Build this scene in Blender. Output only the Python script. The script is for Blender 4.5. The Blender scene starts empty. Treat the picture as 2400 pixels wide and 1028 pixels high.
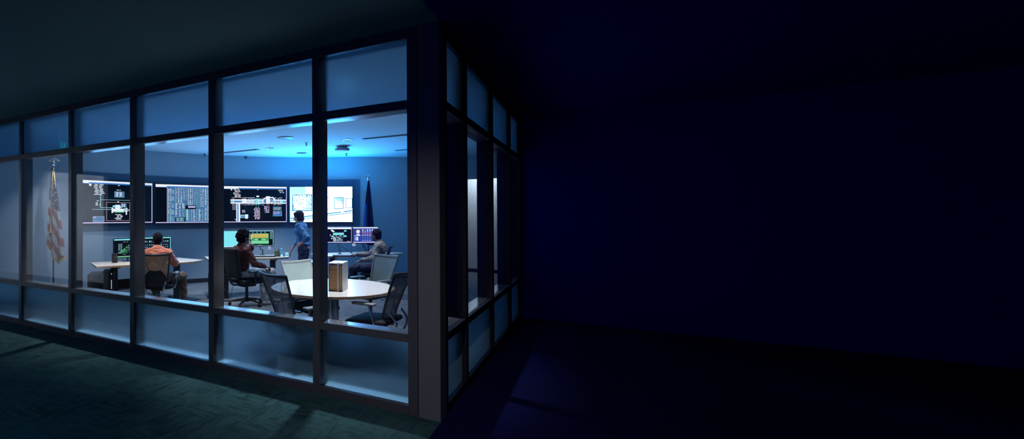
import bpy, bmesh, math, random
import numpy as np
from mathutils import Vector, Matrix

scene = bpy.context.scene
COL = scene.collection
PI = math.pi
R = random.Random(7)

# ------------------------------------------------------------------ camera, world, lamps
FPX, CX, CY = 1111.4, 684.27, 498.74
PITCH, ROLL, YAW = 0.00777, 0.00285, 0.57708
CAMP = Vector((1.0242, -3.628, 1.5583))
cam_d = bpy.data.cameras.new('camera')
cam = bpy.data.objects.new('camera', cam_d)
COL.objects.link(cam)
scene.camera = cam
cam_d.sensor_fit = 'HORIZONTAL'
cam_d.sensor_width = 36
cam_d.lens = FPX / 2400 * 36
cam_d.shift_x = (1200 - CX) / 2400
cam_d.shift_y = -(514 - CY) / 2400
cam_d.clip_start = 0.05
F_ = Vector((-math.sin(YAW) * math.cos(PITCH), math.cos(YAW) * math.cos(PITCH), math.sin(PITCH)))
R_ = Vector((math.cos(YAW), math.sin(YAW), 0))
U_ = R_.cross(F_)
R2 = R_ * math.cos(ROLL) - U_ * math.sin(ROLL)
U2 = U_ * math.cos(ROLL) + R_ * math.sin(ROLL)
mw = Matrix((R2, U2, -F_)).transposed().to_4x4()
mw.translation = CAMP
cam.matrix_world = mw

scene.view_settings.view_transform = 'Standard'
scene.view_settings.look = 'None'
scene.view_settings.exposure = -0.16
scene.view_settings.gamma = 1.0
scene.view_settings.use_curve_mapping = False
scene.cycles.use_denoising = True
scene.cycles.max_bounces = 10
scene.cycles.transmission_bounces = 8
scene.cycles.transparent_max_bounces = 16
scene.cycles.sample_clamp_indirect = 4.0
scene.cycles.caustics_reflective = False
scene.cycles.caustics_refractive = False

world = bpy.data.worlds.new('world')
scene.world = world
world.use_nodes = True
world.node_tree.nodes['Background'].inputs[0].default_value = (0.0, 0.012, 1.0, 1)
world.node_tree.nodes['Background'].inputs[1].default_value = 0.20


def lamp(name, kind, loc, energy, color, aim=None, size=0.1, spot=None, blend=0.5):
    d = bpy.data.lights.new(name, kind)
    d.energy = energy
    d.color = color
    if kind == 'AREA':
        if isinstance(size, tuple):
            d.shape = 'RECTANGLE'
            d.size, d.size_y = size
        else:
            d.shape = 'DISK'
            d.size = size
    else:
        d.shadow_soft_size = size
    if kind == 'SPOT':
        d.spot_size = math.radians(spot)
        d.spot_blend = blend
    o = bpy.data.objects.new(name, d)
    o.location = loc
    if aim is not None:
        v = Vector(aim) - Vector(loc)
        o.rotation_euler = v.to_track_quat('-Z', 'Y').to_euler()
    COL.objects.link(o)
    return o


COOL = (0.45, 0.70, 1.0)
WHITE = (0.92, 0.95, 1.0)
# recessed downlights of the control room (their housings are built below)
for (x, y, e, c, sp) in [
        (-1.35, 1.15, 330, WHITE, 78), (-3.10, 1.15, 150, WHITE, 80), (-5.00, 1.15, 230, (1.0, 0.90, 0.82), 84),
        (-1.297, 2.94, 40, COOL, 76), (-3.10, 2.89, 60, WHITE, 90), (-5.00, 2.89, 190, WHITE, 88),
        (-3.09, 4.69, 150, WHITE, 84), (-5.00, 4.74, 260, WHITE, 86), (-6.85, 2.1, 60, WHITE, 84), (-6.75, 0.75, 4, COOL, 100)]:
    lamp('downlight_lamp', 'SPOT', (x, y, 3.0), e, c, aim=(x, y, 0), size=0.05, spot=sp, blend=0.6)
# added blue fill lamps at the four wall displays and over the desk monitors
for (x, y, e, c, dx, dy, w) in [(-7.42, 2.88, 10, (0.16, 0.52, 1.0), 0.97, -0.21, 1.4), (-6.87, 4.40, 20, (0.16, 0.52, 1.0), 0.88, -0.47, 1.4),
                                (-5.96, 5.56, 24, (0.16, 0.52, 1.0), 0.73, -0.68, 1.4), (-4.72, 6.52, 250, (0.0, 0.36, 1.0), 0.52, -0.85, 1.45)]:
    lamp('display_fill', 'AREA', (x, y, 1.86), e, c, aim=(x + dx, y + dy, 1.86 + (0.9 if e > 150 else 0.35)), size=(w, 0.8))
for (o_, d_, e) in ((-2.6, 8.5, 4), (-0.8, 9.4, 8), (1.2, 9.7, 5)):
    px_, py_ = CAMP.x + R_.x * o_ - math.sin(YAW) * d_, CAMP.y + R_.y * o_ + math.cos(YAW) * d_
    lamp('monitor_fill', 'POINT', (px_, py_, 1.75), e, (0.20, 0.50, 1.0), size=0.3)  # added fill that tints walls and ceiling blue
# adjustable downlight turned to the flag
lamp('downlight_lamp', 'SPOT', (-5.22, 0.34, 3.0), 85, (0.85, 0.92, 1.0), aim=(-7.45, 1.50, 1.25), size=0.03, spot=46, blend=0.5)
# added spot that brightens the man at the right desk
lamp('downlight_lamp', 'SPOT', (-1.9, 4.9, 3.0), 60, (1.0, 0.92, 0.86), aim=(-2.7, 5.5, 0.7), size=0.05, spot=46, blend=0.7)
# light of the far lobby behind the opening
lamp('lobby_lamp', 'AREA', (-1.6, 9.75, 2.95), 45, (0.7, 0.85, 1.0), aim=(-1.6, 9.9, 0), size=0.6)
# lamp in the side passage at the left end of the corridor (seen only as a reflection in the glass)
lamp('passage_lamp', 'SPOT', (-9.2, -0.9, 2.98), 560, (0.75, 0.87, 1.0), aim=(-9.1, -2.8, 1.1), size=0.12, spot=104, blend=0.4)
# added unseen uplight in place of diffuse light reaching the corridor ceiling
lamp('corridor_fill', 'AREA', (-3.6, -1.3, 0.05), 2.2, (0.42, 0.85, 1.0), aim=(-3.6, -1.3, 3), size=(6.0, 1.2))
# dim corridor downlights
lamp('corridor_lamp', 'SPOT', (0.4, -3.0, 3.0), 150, (0.95, 0.90, 0.92), aim=(-0.4, -0.2, 0.1), size=0.1, spot=64, blend=1.0)
lamp('corridor_lamp', 'SPOT', (-3.4, -2.6, 3.0), 26, (0.35, 0.80, 1.0), aim=(-3.4, -2.0, 0), size=0.1, spot=120, blend=1.0)


# ------------------------------------------------------------------ materials
MATS = {}


def principled(name, color, rough=0.6, metal=0.0, spec=0.5, bump=None, folds=None, noise=None, emis=None, es=0):
    if name in MATS:
        return MATS[name]
    m = bpy.data.materials.new(name)
    m.use_nodes = True
    nt = m.node_tree
    b = nt.nodes['Principled BSDF']
    b.inputs['Base Color'].default_value = (*color, 1)
    b.inputs['Roughness'].default_value = rough
    b.inputs['Metallic'].default_value = metal
    b.inputs['Specular IOR Level'].default_value = spec
    tc = nt.nodes.new('ShaderNodeTexCoord')
    if noise:
        sc, amt = noise
        n = nt.nodes.new('ShaderNodeTexNoise')
        n.inputs['Scale'].default_value = sc
        n.inputs['Detail'].default_value = 4
        mp = nt.nodes.new('ShaderNodeMapRange')
        mp.inputs['To Min'].default_value = 1 - amt
        mp.inputs['To Max'].default_value = 1 + amt
        mx = nt.nodes.new('ShaderNodeMix')
        mx.data_type = 'RGBA'
        mx.blend_type = 'MULTIPLY'
        mx.inputs[0].default_value = 1
        mx.inputs[6].default_value = (*color, 1)
        cb = nt.nodes.new('ShaderNodeCombineColor')
        nt.links.new(tc.outputs['Object'], n.inputs['Vector'])
        nt.links.new(n.outputs['Fac'], mp.inputs['Value'])
        for i in range(3):
            nt.links.new(mp.outputs[0], cb.inputs[i])
        nt.links.new(cb.outputs[0], mx.inputs[7])
        nt.links.new(mx.outputs[2], b.inputs['Base Color'])
    if bump:
        n2 = nt.nodes.new('ShaderNodeTexNoise')
        n2.inputs['Scale'].default_value = bump[0]
        bp = nt.nodes.new('ShaderNodeBump')
        bp.inputs['Strength'].default_value = bump[1]
        bp.inputs['Distance'].default_value = 0.01 if bump[0] > 30 else 0.03
        nt.links.new(tc.outputs['Object'], n2.inputs['Vector'])
        nt.links.new(n2.outputs['Fac'], bp.inputs['Height'])
        nt.links.new(bp.outputs[0], b.inputs['Normal'])
    if folds:
        mpg = nt.nodes.new('ShaderNodeMapping')
        mpg.inputs['Scale'].default_value = folds[1]
        mpg.inputs['Rotation'].default_value = (0.0, 0.25, 0.0)
        n3 = nt.nodes.new('ShaderNodeTexNoise')
        n3.inputs['Scale'].default_value = folds[0]
        n3.inputs['Detail'].default_value = 2.5
        n3.inputs['Distortion'].default_value = 0.6
        bp = nt.nodes.new('ShaderNodeBump')
        bp.inputs['Strength'].default_value = 1.0
        bp.inputs['Distance'].default_value = folds[2]
        nt.links.new(tc.outputs['Object'], mpg.inputs['Vector'])
        nt.links.new(mpg.outputs[0], n3.inputs['Vector'])
        nt.links.new(n3.outputs['Fac'], bp.inputs['Height'])
        nt.links.new(bp.outputs[0], b.inputs['Normal'])
    if emis:
        b.inputs['Emission Color'].default_value = (*emis, 1)
        b.inputs['Emission Strength'].default_value = es
    MATS[name] = m
    return m


def emit(name, color, strength=1.0):
    if name in MATS:
        return MATS[name]
    m = bpy.data.materials.new(name)
    m.use_nodes = True
    nt = m.node_tree
    nt.nodes.remove(nt.nodes['Principled BSDF'])
    e = nt.nodes.new('ShaderNodeEmission')
    e.inputs[0].default_value = (*color, 1)
    e.inputs[1].default_value = strength
    nt.links.new(e.outputs[0], nt.nodes['Material Output'].inputs[0])
    MATS[name] = m
    return m


def carpet_mat(name, dark, light):
    m = bpy.data.materials.new(name)
    m.use_nodes = True
    nt = m.node_tree
    b = nt.nodes['Principled BSDF']
    b.inputs['Roughness'].default_value = 0.95
    b.inputs['Specular IOR Level'].default_value = 0.1
    tc = nt.nodes.new('ShaderNodeTexCoord')
    outs = []
    for (sx, sy, scl, det) in ((2.2, 11.0, 2.0, 6), (11.0, 2.2, 2.0, 6), (1.0, 1.0, 2.4, 3), (50, 90, 4, 2), (1, 1, 1.3, 5)):
        mp = nt.nodes.new('ShaderNodeMapping')
        mp.inputs['Scale'].default_value = (sx, sy, 1)
        mp.inputs['Location'].default_value = (sx * .37, sy * .11, 0)
        n = nt.nodes.new('ShaderNodeTexNoise')
        n.inputs['Scale'].default_value = scl
        n.inputs['Detail'].default_value = det
        n.inputs['Roughness'].default_value = 0.7
        nt.links.new(tc.outputs['Object'], mp.inputs['Vector'])
        nt.links.new(mp.outputs[0], n.inputs['Vector'])
        outs.append(n.outputs['Fac'])
    sel = nt.nodes.new('ShaderNodeMapRange')      # soft pick between the two streak directions
    sel.inputs['From Min'].default_value = 0.42
    sel.inputs['From Max'].default_value = 0.56
    nt.links.new(outs[2], sel.inputs['Value'])
    mx = nt.nodes.new('ShaderNodeMix')
    nt.links.new(sel.outputs[0], mx.inputs[0])
    nt.links.new(outs[0], mx.inputs[2])
    nt.links.new(outs[1], mx.inputs[3])
    ad = nt.nodes.new('ShaderNodeMath')
    ad.operation = 'MULTIPLY_ADD'
    ad.inputs[1].default_value = 0.30
    nt.links.new(outs[3], ad.inputs[0])
    nt.links.new(mx.outputs[0], ad.inputs[2])
    ad2 = nt.nodes.new('ShaderNodeMath')
    ad2.operation = 'MULTIPLY_ADD'
    ad2.inputs[1].default_value = 0.55
    nt.links.new(outs[4], ad2.inputs[0])
    nt.links.new(ad.outputs[0], ad2.inputs[2])
    cr = nt.nodes.new('ShaderNodeValToRGB')
    cr.color_ramp.elements[0].position = 0.72
    cr.color_ramp.elements[0].color = (*dark, 1)
    cr.color_ramp.elements[1].position = 1.12 if False else 1.0
    cr.color_ramp.elements[1].color = (*light, 1)
    nt.links.new(ad2.outputs[0], cr.inputs[0])
    nt.links.new(cr.outputs[0], b.inputs['Base Color'])
    bp = nt.nodes.new('ShaderNodeBump')
    bp.inputs['Strength'].default_value = 0.5
    bp.inputs['Distance'].default_value = 0.01
    nt.links.new(outs[3], bp.inputs['Height'])
    nt.links.new(bp.outputs[0], b.inputs['Normal'])
    return m


def facing_fresnel(nt, f0, gain):
    """Schlick reflectance that is the same from both sides of a thin pane."""
    lw = nt.nodes.new('ShaderNodeLayerWeight')
    lw.inputs[0].default_value = 0.5
    pw = nt.nodes.new('ShaderNodeMath')
    pw.operation = 'POWER'
    pw.inputs[1].default_value = 5
    nt.links.new(lw.outputs['Facing'], pw.inputs[0])
    ma = nt.nodes.new('ShaderNodeMath')
    ma.operation = 'MULTIPLY_ADD'
    ma.use_clamp = True
    ma.inputs[1].default_value = gain
    ma.inputs[2].default_value = f0
    nt.links.new(pw.outputs[0], ma.inputs[0])
    return ma.outputs[0]


def glass_mat():
    m = bpy.data.materials.new('clear_glass')
    m.use_nodes = True
    nt = m.node_tree
    nt.nodes.remove(nt.nodes['Principled BSDF'])
    t = nt.nodes.new('ShaderNodeBsdfTransparent')
    t.inputs[0].default_value = (0.97, 0.985, 1.0, 1)
    g = nt.nodes.new('ShaderNodeBsdfGlossy')
    g.inputs['Roughness'].default_value = 0.0
    mx = nt.nodes.new('ShaderNodeMixShader')
    nt.links.new(facing_fresnel(nt, 0.045, 0.95), mx.inputs[0])
    nt.links.new(t.outputs[0], mx.inputs[1])
    nt.links.new(g.outputs[0], mx.inputs[2])
    nt.links.new(mx.outputs[0], nt.nodes['Material Output'].inputs[0])
    return m


def frost_mat():
    m = bpy.data.materials.new('frosted_glass')
    m.use_nodes = True
    nt = m.node_tree
    nt.nodes.remove(nt.nodes['Principled BSDF'])
    rf = nt.nodes.new('ShaderNodeBsdfRefraction')
    rf.inputs['Roughness'].default_value = 0.32
    rf.inputs['IOR'].default_value = 1.45
    rf.inputs['Color'].default_value = (0.50, 0.74, 0.92, 1)
    tl = nt.nodes.new('ShaderNodeBsdfTranslucent')
    tl.inputs['Color'].default_value = (0.6, 0.72, 0.78, 1)
    m1 = nt.nodes.new('ShaderNodeMixShader')
    m1.inputs[0].default_value = 0.10
    nt.links.new(rf.outputs[0], m1.inputs[1])
    nt.links.new(tl.outputs[0], m1.inputs[2])
    g = nt.nodes.new('ShaderNodeBsdfGlossy')
    g.inputs['Roughness'].default_value = 0.0
    mx = nt.nodes.new('ShaderNodeMixShader')
    nt.links.new(facing_fresnel(nt, 0.045, 0.95), mx.inputs[0])
    nt.links.new(m1.outputs[0], mx.inputs[1])
    nt.links.new(g.outputs[0], mx.inputs[2])
    nt.links.new(mx.outputs[0], nt.nodes['Material Output'].inputs[0])
    return m


def mesh_fabric(name, color, trans=0.3, rough=0.7):
    m = bpy.data.materials.new(name)
    m.use_nodes = True
    nt = m.node_tree
    b = nt.nodes['Principled BSDF']
    b.inputs['Base Color'].default_value = (*color, 1)
    b.inputs['Roughness'].default_value = rough
    t = nt.nodes.new('ShaderNodeBsdfTransparent')
    mx = nt.nodes.new('ShaderNodeMixShader')
    tc = nt.nodes.new('ShaderNodeTexCoord')
    w = nt.nodes.new('ShaderNodeTexNoise')
    w.inputs['Scale'].default_value = 180
    mp = nt.nodes.new('ShaderNodeMapRange')
    mp.inputs['From Min'].default_value = 0.4
    mp.inputs['From Max'].default_value = 0.6
    mp.inputs['To Min'].default_value = max(0, trans - 0.12)
    mp.inputs['To Max'].default_value = trans + 0.12
    nt.links.new(tc.outputs['Object'], w.inputs['Vector'])
    nt.links.new(w.outputs['Fac'], mp.inputs['Value'])
    nt.links.new(mp.outputs[0], mx.inputs[0])
    nt.links.new(b.outputs[0], mx.inputs[1])
    nt.links.new(t.outputs[0], mx.inputs[2])
    nt.links.new(mx.outputs[0], nt.nodes['Material Output'].inputs[0])
    return m


def wood_mat(name, c1, c2, rough=0.35):
    m = bpy.data.materials.new(name)
    m.use_nodes = True
    nt = m.node_tree
    b = nt.nodes['Principled BSDF']
    b.inputs['Roughness'].default_value = rough
    tc = nt.nodes.new('ShaderNodeTexCoord')
    mp = nt.nodes.new('ShaderNodeMapping')
    mp.inputs['Scale'].default_value = (2, 30, 2)
    n = nt.nodes.new('ShaderNodeTexNoise')
    n.inputs['Scale'].default_value = 1.5
    n.inputs['Detail'].default_value = 6
    cr = nt.nodes.new('ShaderNodeValToRGB')
    cr.color_ramp.elements[0].position = 0.35
    cr.color_ramp.elements[0].color = (*c1, 1)
    cr.color_ramp.elements[1].position = 0.7
    cr.color_ramp.elements[1].color = (*c2, 1)
    nt.links.new(tc.outputs['Object'], mp.inputs['Vector'])
    nt.links.new(mp.outputs[0], n.inputs['Vector'])
    nt.links.new(n.outputs['Fac'], cr.inputs[0])
    nt.links.new(cr.outputs[0], b.inputs['Base Color'])
    return m


M_CARPET = carpet_mat('teal_carpet', (0.010, 0.040, 0.048), (0.050, 0.125, 0.140))
M_CARPET_R = carpet_mat('grey_blue_carpet', (0.070, 0.082, 0.095), (0.19, 0.21, 0.24))
M_CARPET_SHADE = carpet_mat('painted_shade_carpet', (0.002, 0.003, 0.045), (0.004, 0.005, 0.065))  # carpet copy darkened in its colour to stand in for shade on the right
M_GLASS = glass_mat()
M_FROST = frost_mat()
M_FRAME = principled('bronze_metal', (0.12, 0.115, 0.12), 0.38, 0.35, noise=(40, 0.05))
M_SILL = principled('sill_metal', (0.34, 0.38, 0.44), 0.2, 0.7)
M_COLUMN = principled('column_paint', (0.13, 0.14, 0.15), 0.7, noise=(120, 0.05), bump=(400, 0.05))
M_WALL = principled('wall_paint', (0.36, 0.43, 0.47), 0.85, noise=(60, 0.04), bump=(260, 0.08))
M_BAND = principled('slate_blue_paint', (0.055, 0.10, 0.16), 0.6, noise=(50, 0.04))
M_WHITEWALL = principled('white_wall_paint', (0.75, 0.76, 0.78), 0.85, noise=(20, 0.02))
M_DARKWALL = principled('dark_wall_paint', (0.16, 0.16, 0.20), 0.9, noise=(20, 0.03))
M_SHADE = principled('painted_shade_navy', (0.010, 0.010, 0.30), 0.95, spec=0.0)  # darkness of the right corridor put into the surface colour
M_LEDGE = principled('pale_ledge_paint', (0.82, 0.84, 0.84), 0.8)
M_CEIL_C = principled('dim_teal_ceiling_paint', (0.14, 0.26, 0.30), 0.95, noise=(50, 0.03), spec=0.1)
M_FRAME_SHADE = principled('painted_shade_bronze', (0.022, 0.022, 0.035), 0.5, 0.2, spec=0.2)  # frame metal copy with shade painted in, for the short side
M_FRAME_IN = principled('matte_dark_metal', (0.05, 0.055, 0.07), 0.8, spec=0.2)
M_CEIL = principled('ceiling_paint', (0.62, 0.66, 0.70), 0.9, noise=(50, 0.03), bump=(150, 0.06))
M_BASE = principled('baseboard_rubber', (0.02, 0.022, 0.03), 0.5)
M_BLACK = principled('black_plastic', (0.012, 0.013, 0.016), 0.45)
M_DARK = principled('charcoal_plastic', (0.04, 0.045, 0.05), 0.4)
M_CHROME = principled('polished_aluminium', (0.55, 0.58, 0.62), 0.2, 1.0)
M_GREYPL = principled('grey_plastic', (0.25, 0.28, 0.30), 0.35)
M_BLKFAB = principled('black_fabric', (0.012, 0.013, 0.018), 0.9, noise=(200, 0.2))
M_WOOD = wood_mat('maple_laminate', (0.72, 0.62, 0.50), (0.84, 0.76, 0.64), 0.3)
M_EDGE = wood_mat('maple_edge', (0.42, 0.29, 0.18), (0.52, 0.38, 0.25), 0.45)
M_TABLE = wood_mat('pale_table_laminate', (0.80, 0.76, 0.70), (0.88, 0.85, 0.80), 0.16)
M_GOLD = principled('gold', (0.75, 0.48, 0.18), 0.35, 0.5)
M_SILVER = principled('silver_metal', (0.6, 0.62, 0.62), 0.3, 0.9)
M_PAPER = principled('white_paper', (0.8, 0.8, 0.8), 0.8)
M_BROWNP = principled('brown_page_edges', (0.36, 0.20, 0.09), 0.9, noise=(90, 0.35))
M_PLASTICW = principled('white_vinyl', (0.74, 0.76, 0.80), 0.35, noise=(14, 0.06))


# ------------------------------------------------------------------ mesh helpers
def link(name, bm, mat, parent=None, smooth=False, loc=None, rot=None):
    me = bpy.data.meshes.new(name)
    bm.normal_update()
    bm.to_mesh(me)
    bm.free()
    for mm in (mat if isinstance(mat, (list, tuple)) else [mat]):
        me.materials.append(mm)
    if smooth:
        for p in me.polygons:
            p.use_smooth = True
        try:
            me.set_sharp_from_angle(angle=math.radians(42))
        except Exception:
            pass
    o = bpy.data.objects.new(name, me)
    COL.objects.link(o)
    if parent is not None:
        o.parent = parent
    if loc is not None:
        o.location = loc
    if rot is not None:
        o.rotation_euler = rot
    return o


def tag(o, label, cat=None, group=None, kind=None):
    o['label'] = label
    if cat:
        o['category'] = cat
    if group:
        o['group'] = group
    if kind:
        o['kind'] = kind
    return o


def thing(name, label, cat, loc=(0, 0, 0), rz=0.0, group=None, kind=None):
    o = bpy.data.objects.new(name, None)
    o.empty_display_size = 0.1
    o.location = loc
    o.rotation_euler = (0, 0, rz)
    COL.objects.link(o)
    return tag(o, label, cat, group, kind)


def BM():
    return bmesh.new()


def box(bm, x0, x1, y0, y1, z0, z1, bevel=0.0, seg=2, mi=0, M=None):
    r = bmesh.ops.create_cube(bm, size=1)
    vs = r['verts']
    for v in vs:
        v.co = Vector((x0 + (v.co.x + .5) * (x1 - x0), y0 + (v.co.y + .5) * (y1 - y0), z0 + (v.co.z + .5) * (z1 - z0)))
    fs = set(f for v in vs for f in v.link_faces)
    for f in fs:
        f.material_index = mi
    if bevel > 0:
        es = list(set(e for v in vs for e in v.link_edges))
        rr = bmesh.ops.bevel(bm, geom=es, offset=bevel, segments=seg, affect='EDGES', profile=0.5)
        vs = list(set(v for f in rr['faces'] for v in f.verts) | set(v for v in vs if v.is_valid))
        for f in set(f for v in vs for f in v.link_faces):
            f.material_index = mi
    if M is not None:
        for v in vs:
            v.co = M @ v.co
    return vs


def cyl(bm, a, b, ra, rb=None, seg=16, mi=0, cap=True):
    a = Vector(a)
    b = Vector(b)
    rb = ra if rb is None else rb
    q = (b - a).to_track_quat('Z', 'Y')
    A, B = [], []
    for i in range(seg):
        t = 2 * PI * i / seg
        d = q @ Vector((math.cos(t), math.sin(t), 0))
        A.append(bm.verts.new(a + d * ra))
        B.append(bm.verts.new(b + d * rb))
    for i in range(seg):
        j = (i + 1) % seg
        bm.faces.new((A[i], A[j], B[j], B[i])).material_index = mi
    if cap:
        bm.faces.new(A[::-1]).material_index = mi
        bm.faces.new(B).material_index = mi


def tube(bm, pts, r, seg=8, closed=False, mi=0, flat=1.0):
    pts = [Vector(p) for p in pts]
    n = len(pts)
    rs = r if isinstance(r, (list, tuple)) else [r] * n
    rings = []
    up = None
    for i, p in enumerate(pts):
        if closed:
            t = pts[(i + 1) % n] - pts[i - 1]
        else:
            t = pts[min(i + 1, n - 1)] - pts[max(i - 1, 0)]
        t.normalize()
        if up is None:
            up = Vector((0, 0, 1)) if abs(t.z) < .9 else Vector((0, 1, 0))
        u = (up - t * up.dot(t))
        if u.length < 1e-4:
            u = t.orthogonal()
        u.normalize()
        up = u
        w = t.cross(u)
        rings.append([bm.verts.new(p + (u * math.cos(2 * PI * k / seg) * flat + w * math.sin(2 * PI * k / seg)) * rs[i]) for k in range(seg)])
    m = n if closed else n - 1
    for i in range(m):
        a, b = rings[i], rings[(i + 1) % n]
        for k in range(seg):
            l = (k + 1) % seg
            bm.faces.new((a[k], a[l], b[l], b[k])).material_index = mi
    if not closed:
        bm.faces.new(rings[0][::-1]).material_index = mi
        bm.faces.new(rings[-1]).material_index = mi


def smooth_path(pts, n=6):
    pts = [Vector(p) for p in pts]
    out = []
    for i in range(len(pts) - 1):
        p0 = pts[max(i - 1, 0)]
        p1, p2 = pts[i], pts[i + 1]
        p3 = pts[min(i + 2, len(pts) - 1)]
        for k in range(n):
            t = k / n
            out.append(0.5 * ((2 * p1) + (-p0 + p2) * t + (2 * p0 - 5 * p1 + 4 * p2 - p3) * t * t + (-p0 + 3 * p1 - 3 * p2 + p3) * t ** 3))
    out.append(pts[-1])
    return out


def prism(bm, poly, z0, z1, mi=0, mi_side=None):
    A = [bm.verts.new((p[0], p[1], z0)) for p in poly]
    B = [bm.verts.new((p[0], p[1], z1)) for p in poly]
    n = len(poly)
    bm.faces.new(A[::-1]).material_index = mi
    bm.faces.new(B).material_index = mi
    for i in range(n):
        j = (i + 1) % n
        bm.faces.new((A[i], A[j], B[j], B[i])).material_index = mi if mi_side is None else mi_side
    bmesh.ops.recalc_face_normals(bm, faces=bm.faces[:])


def lathe(bm, prof, seg=24, mi=0, c=(0, 0)):
    rings = []
    for r, z in prof:
        rings.append([bm.verts.new((c[0] + r * math.cos(2 * PI * k / seg), c[1] + r * math.sin(2 * PI * k / seg), z)) for k in range(seg)])
    for a, b in zip(rings, rings[1:]):
        for k in range(seg):
            l = (k + 1) % seg
            bm.faces.new((a[k], a[l], b[l], b[k])).material_index = mi
    bm.faces.new(rings[0][::-1]).material_index = mi
    bm.faces.new(rings[-1]).material_index = mi


def ellipsoid(bm, c, r, seg=12, rings=8, mi=0, M=None):
    rr = bmesh.ops.create_uvsphere(bm, u_segments=seg, v_segments=rings, radius=1)
    for v in rr['verts']:
        p = Vector((v.co.x * r[0], v.co.y * r[1], v.co.z * r[2]))
        if M is not None:
            p = M @ p
        v.co = p + Vector(c)
    for f in set(f for v in rr['verts'] for f in v.link_faces):
        f.material_index = mi


def extrude_path(bm, pts, z0, z1, off0, off1, mi=0):
    """A wall-like slab following a plan polyline; off0/off1 are offsets to the right of the path (toward the room)."""
    n = len(pts)
    A = []
    for i in range(n):
        p = Vector(pts[i]).to_2d()
        a = Vector(pts[max(i - 1, 0)]).to_2d()
        b = Vector(pts[min(i + 1, n - 1)]).to_2d()
        t = (b - a).normalized()
        nn = Vector((t.y, -t.x))
        q0, q1 = p + nn * off0, p + nn * off1
        A.append([bm.verts.new((q.x, q.y, z)) for q in (q0, q1) for z in (z0, z1)])
    for i in range(n - 1):
        a, b = A[i], A[i + 1]
        for s in ((0, 1), (1, 3), (3, 2), (2, 0)):
            bm.faces.new((a[s[0]], a[s[1]], b[s[1]], b[s[0]])).material_index = mi
    for e in (A[0], A[-1]):
        bm.faces.new((e[0], e[1], e[3], e[2])).material_index = mi
    bmesh.ops.recalc_face_normals(bm, faces=bm.faces[:])


def copy_tree(o, parent=None, label=None, loc=None, rz=None, group=None):
    c = o.copy()
    COL.objects.link(c)
    if parent is not None:
        c.parent = parent
    if label:
        c['label'] = label
    if group:
        c['group'] = group
    if loc is not None:
        c.location = loc
    if rz is not None:
        c.rotation_euler = (0, 0, rz)
    for ch in [k for k in bpy.data.objects if k.parent == o]:
        copy_tree(ch, c)
    return c


Fh = Vector((-math.sin(YAW), math.cos(YAW), 0))


def at(o, d, z=0.0):
    """Floor plan frame turned by the yaw of the seating: o metres across, d metres deep, measured from the corridor viewpoint."""
    p = Vector((CAMP.x, CAMP.y, 0)) + R_ * o + Fh * d
    return Vector((p.x, p.y, z))


def heading(o, d):
    """rotation about z that turns local +Y to the plan direction (o across, d deep)"""
    v = R_ * o + Fh * d
    return math.atan2(-v.x, v.y)


def struct(name, bm, mat, label, cat, parent=None, smooth=False):
    o = link(name, bm, mat, parent, smooth)
    if parent is None:
        tag(o, label, cat, kind='structure')
    return o


# ------------------------------------------------------------------ room shell
H = 3.05
b = BM()
box(b, -14, 0.0, -9, 0.0, -0.12, 0)
struct('floor', b, M_CARPET, 'dark teal patterned carpet floor of the corridor', 'floor')
b = BM()
box(b, -14, 0.0, 0.0, 13, -0.12, 0)
struct('floor_room', b, M_CARPET_R, 'grey blue patterned carpet floor of the control room', 'floor')
b = BM()
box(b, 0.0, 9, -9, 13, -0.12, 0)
struct('floor_right', b, M_CARPET_SHADE, 'carpet floor of the corridor on the right, darkness painted into its colour', 'floor')
b = BM()
box(b, -14, 0.0, 0.0, 13, H, H + 0.12)
struct('ceiling', b, M_CEIL, 'flat pale painted ceiling of the control room', 'ceiling')
b = BM()
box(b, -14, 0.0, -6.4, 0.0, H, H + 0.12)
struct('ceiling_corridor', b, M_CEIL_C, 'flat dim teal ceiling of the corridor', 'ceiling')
b = BM()
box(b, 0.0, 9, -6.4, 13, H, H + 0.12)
struct('ceiling_right', b, M_SHADE, 'ceiling of the corridor on the right, darkness painted into its colour', 'ceiling')

J = [(-8.02, 0.175), (-7.955, 1.05), (-7.77, 1.986), (-7.427, 3.60), (-6.665, 5.063), (-5.54, 6.27), (-4.133, 7.132)]
curve = smooth_path([(x, y, 0) for x, y in J], 6)
wallpath = curve + [Vector((-3.03, 7.96, 0)), Vector((-1.79, 8.71, 0))]
b = BM()
extrude_path(b, wallpath, 0, H, -0.14, -0.02)
struct('wall_back', b, M_WALL, 'curved blue grey wall behind the four big displays', 'wall', smooth=True)
b = BM()
band = curve[12:]
ex = Vector((-4.133, 7.132, 0)) + (Vector((-3.03, 7.96, 0)) - Vector((-4.133, 7.132, 0))).normalized() * 0.14
extrude_path(b, band + [ex], 1.285, 2.485, -0.019, 0.012)
struct('trim_1', b, M_BAND, 'dark slate blue band on the curved wall framing the displays', 'wall panel', smooth=True)
b = BM()
extrude_path(b, wallpath, 0, 0.10, -0.019, -0.004)
struct('baseboard_back', b, M_BASE, 'dark baseboard along the curved display wall', 'baseboard', smooth=True)
b = BM()
box(b, -1.86, -0.121, 8.64, 8.78, 2.48, H)
struct('wall_header', b, M_WALL, 'short wall above the opening at the far right end of the room', 'wall')
b = BM()
box(b, -4.2, 3.0, 10.2, 10.32, 0, H)
struct('wall_far', b, M_WHITEWALL, 'bright white lobby wall seen through the far opening', 'wall')
b = BM()
box(b, -4.2, 3.0, 10.185, 10.199, 0, 0.1)
struct('baseboard_far', b, M_BASE, 'dark baseboard of the white lobby wall', 'baseboard')
b = BM()
box(b, -0.12, 0.0, 4.40, 10.18, 0, H)
struct('wall_inner', b, M_DARKWALL, 'solid side wall beyond the last corridor window', 'wall')
b = BM()
box(b, 0.001, 8.9, 4.41, 4.55, 0, H)
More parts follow.
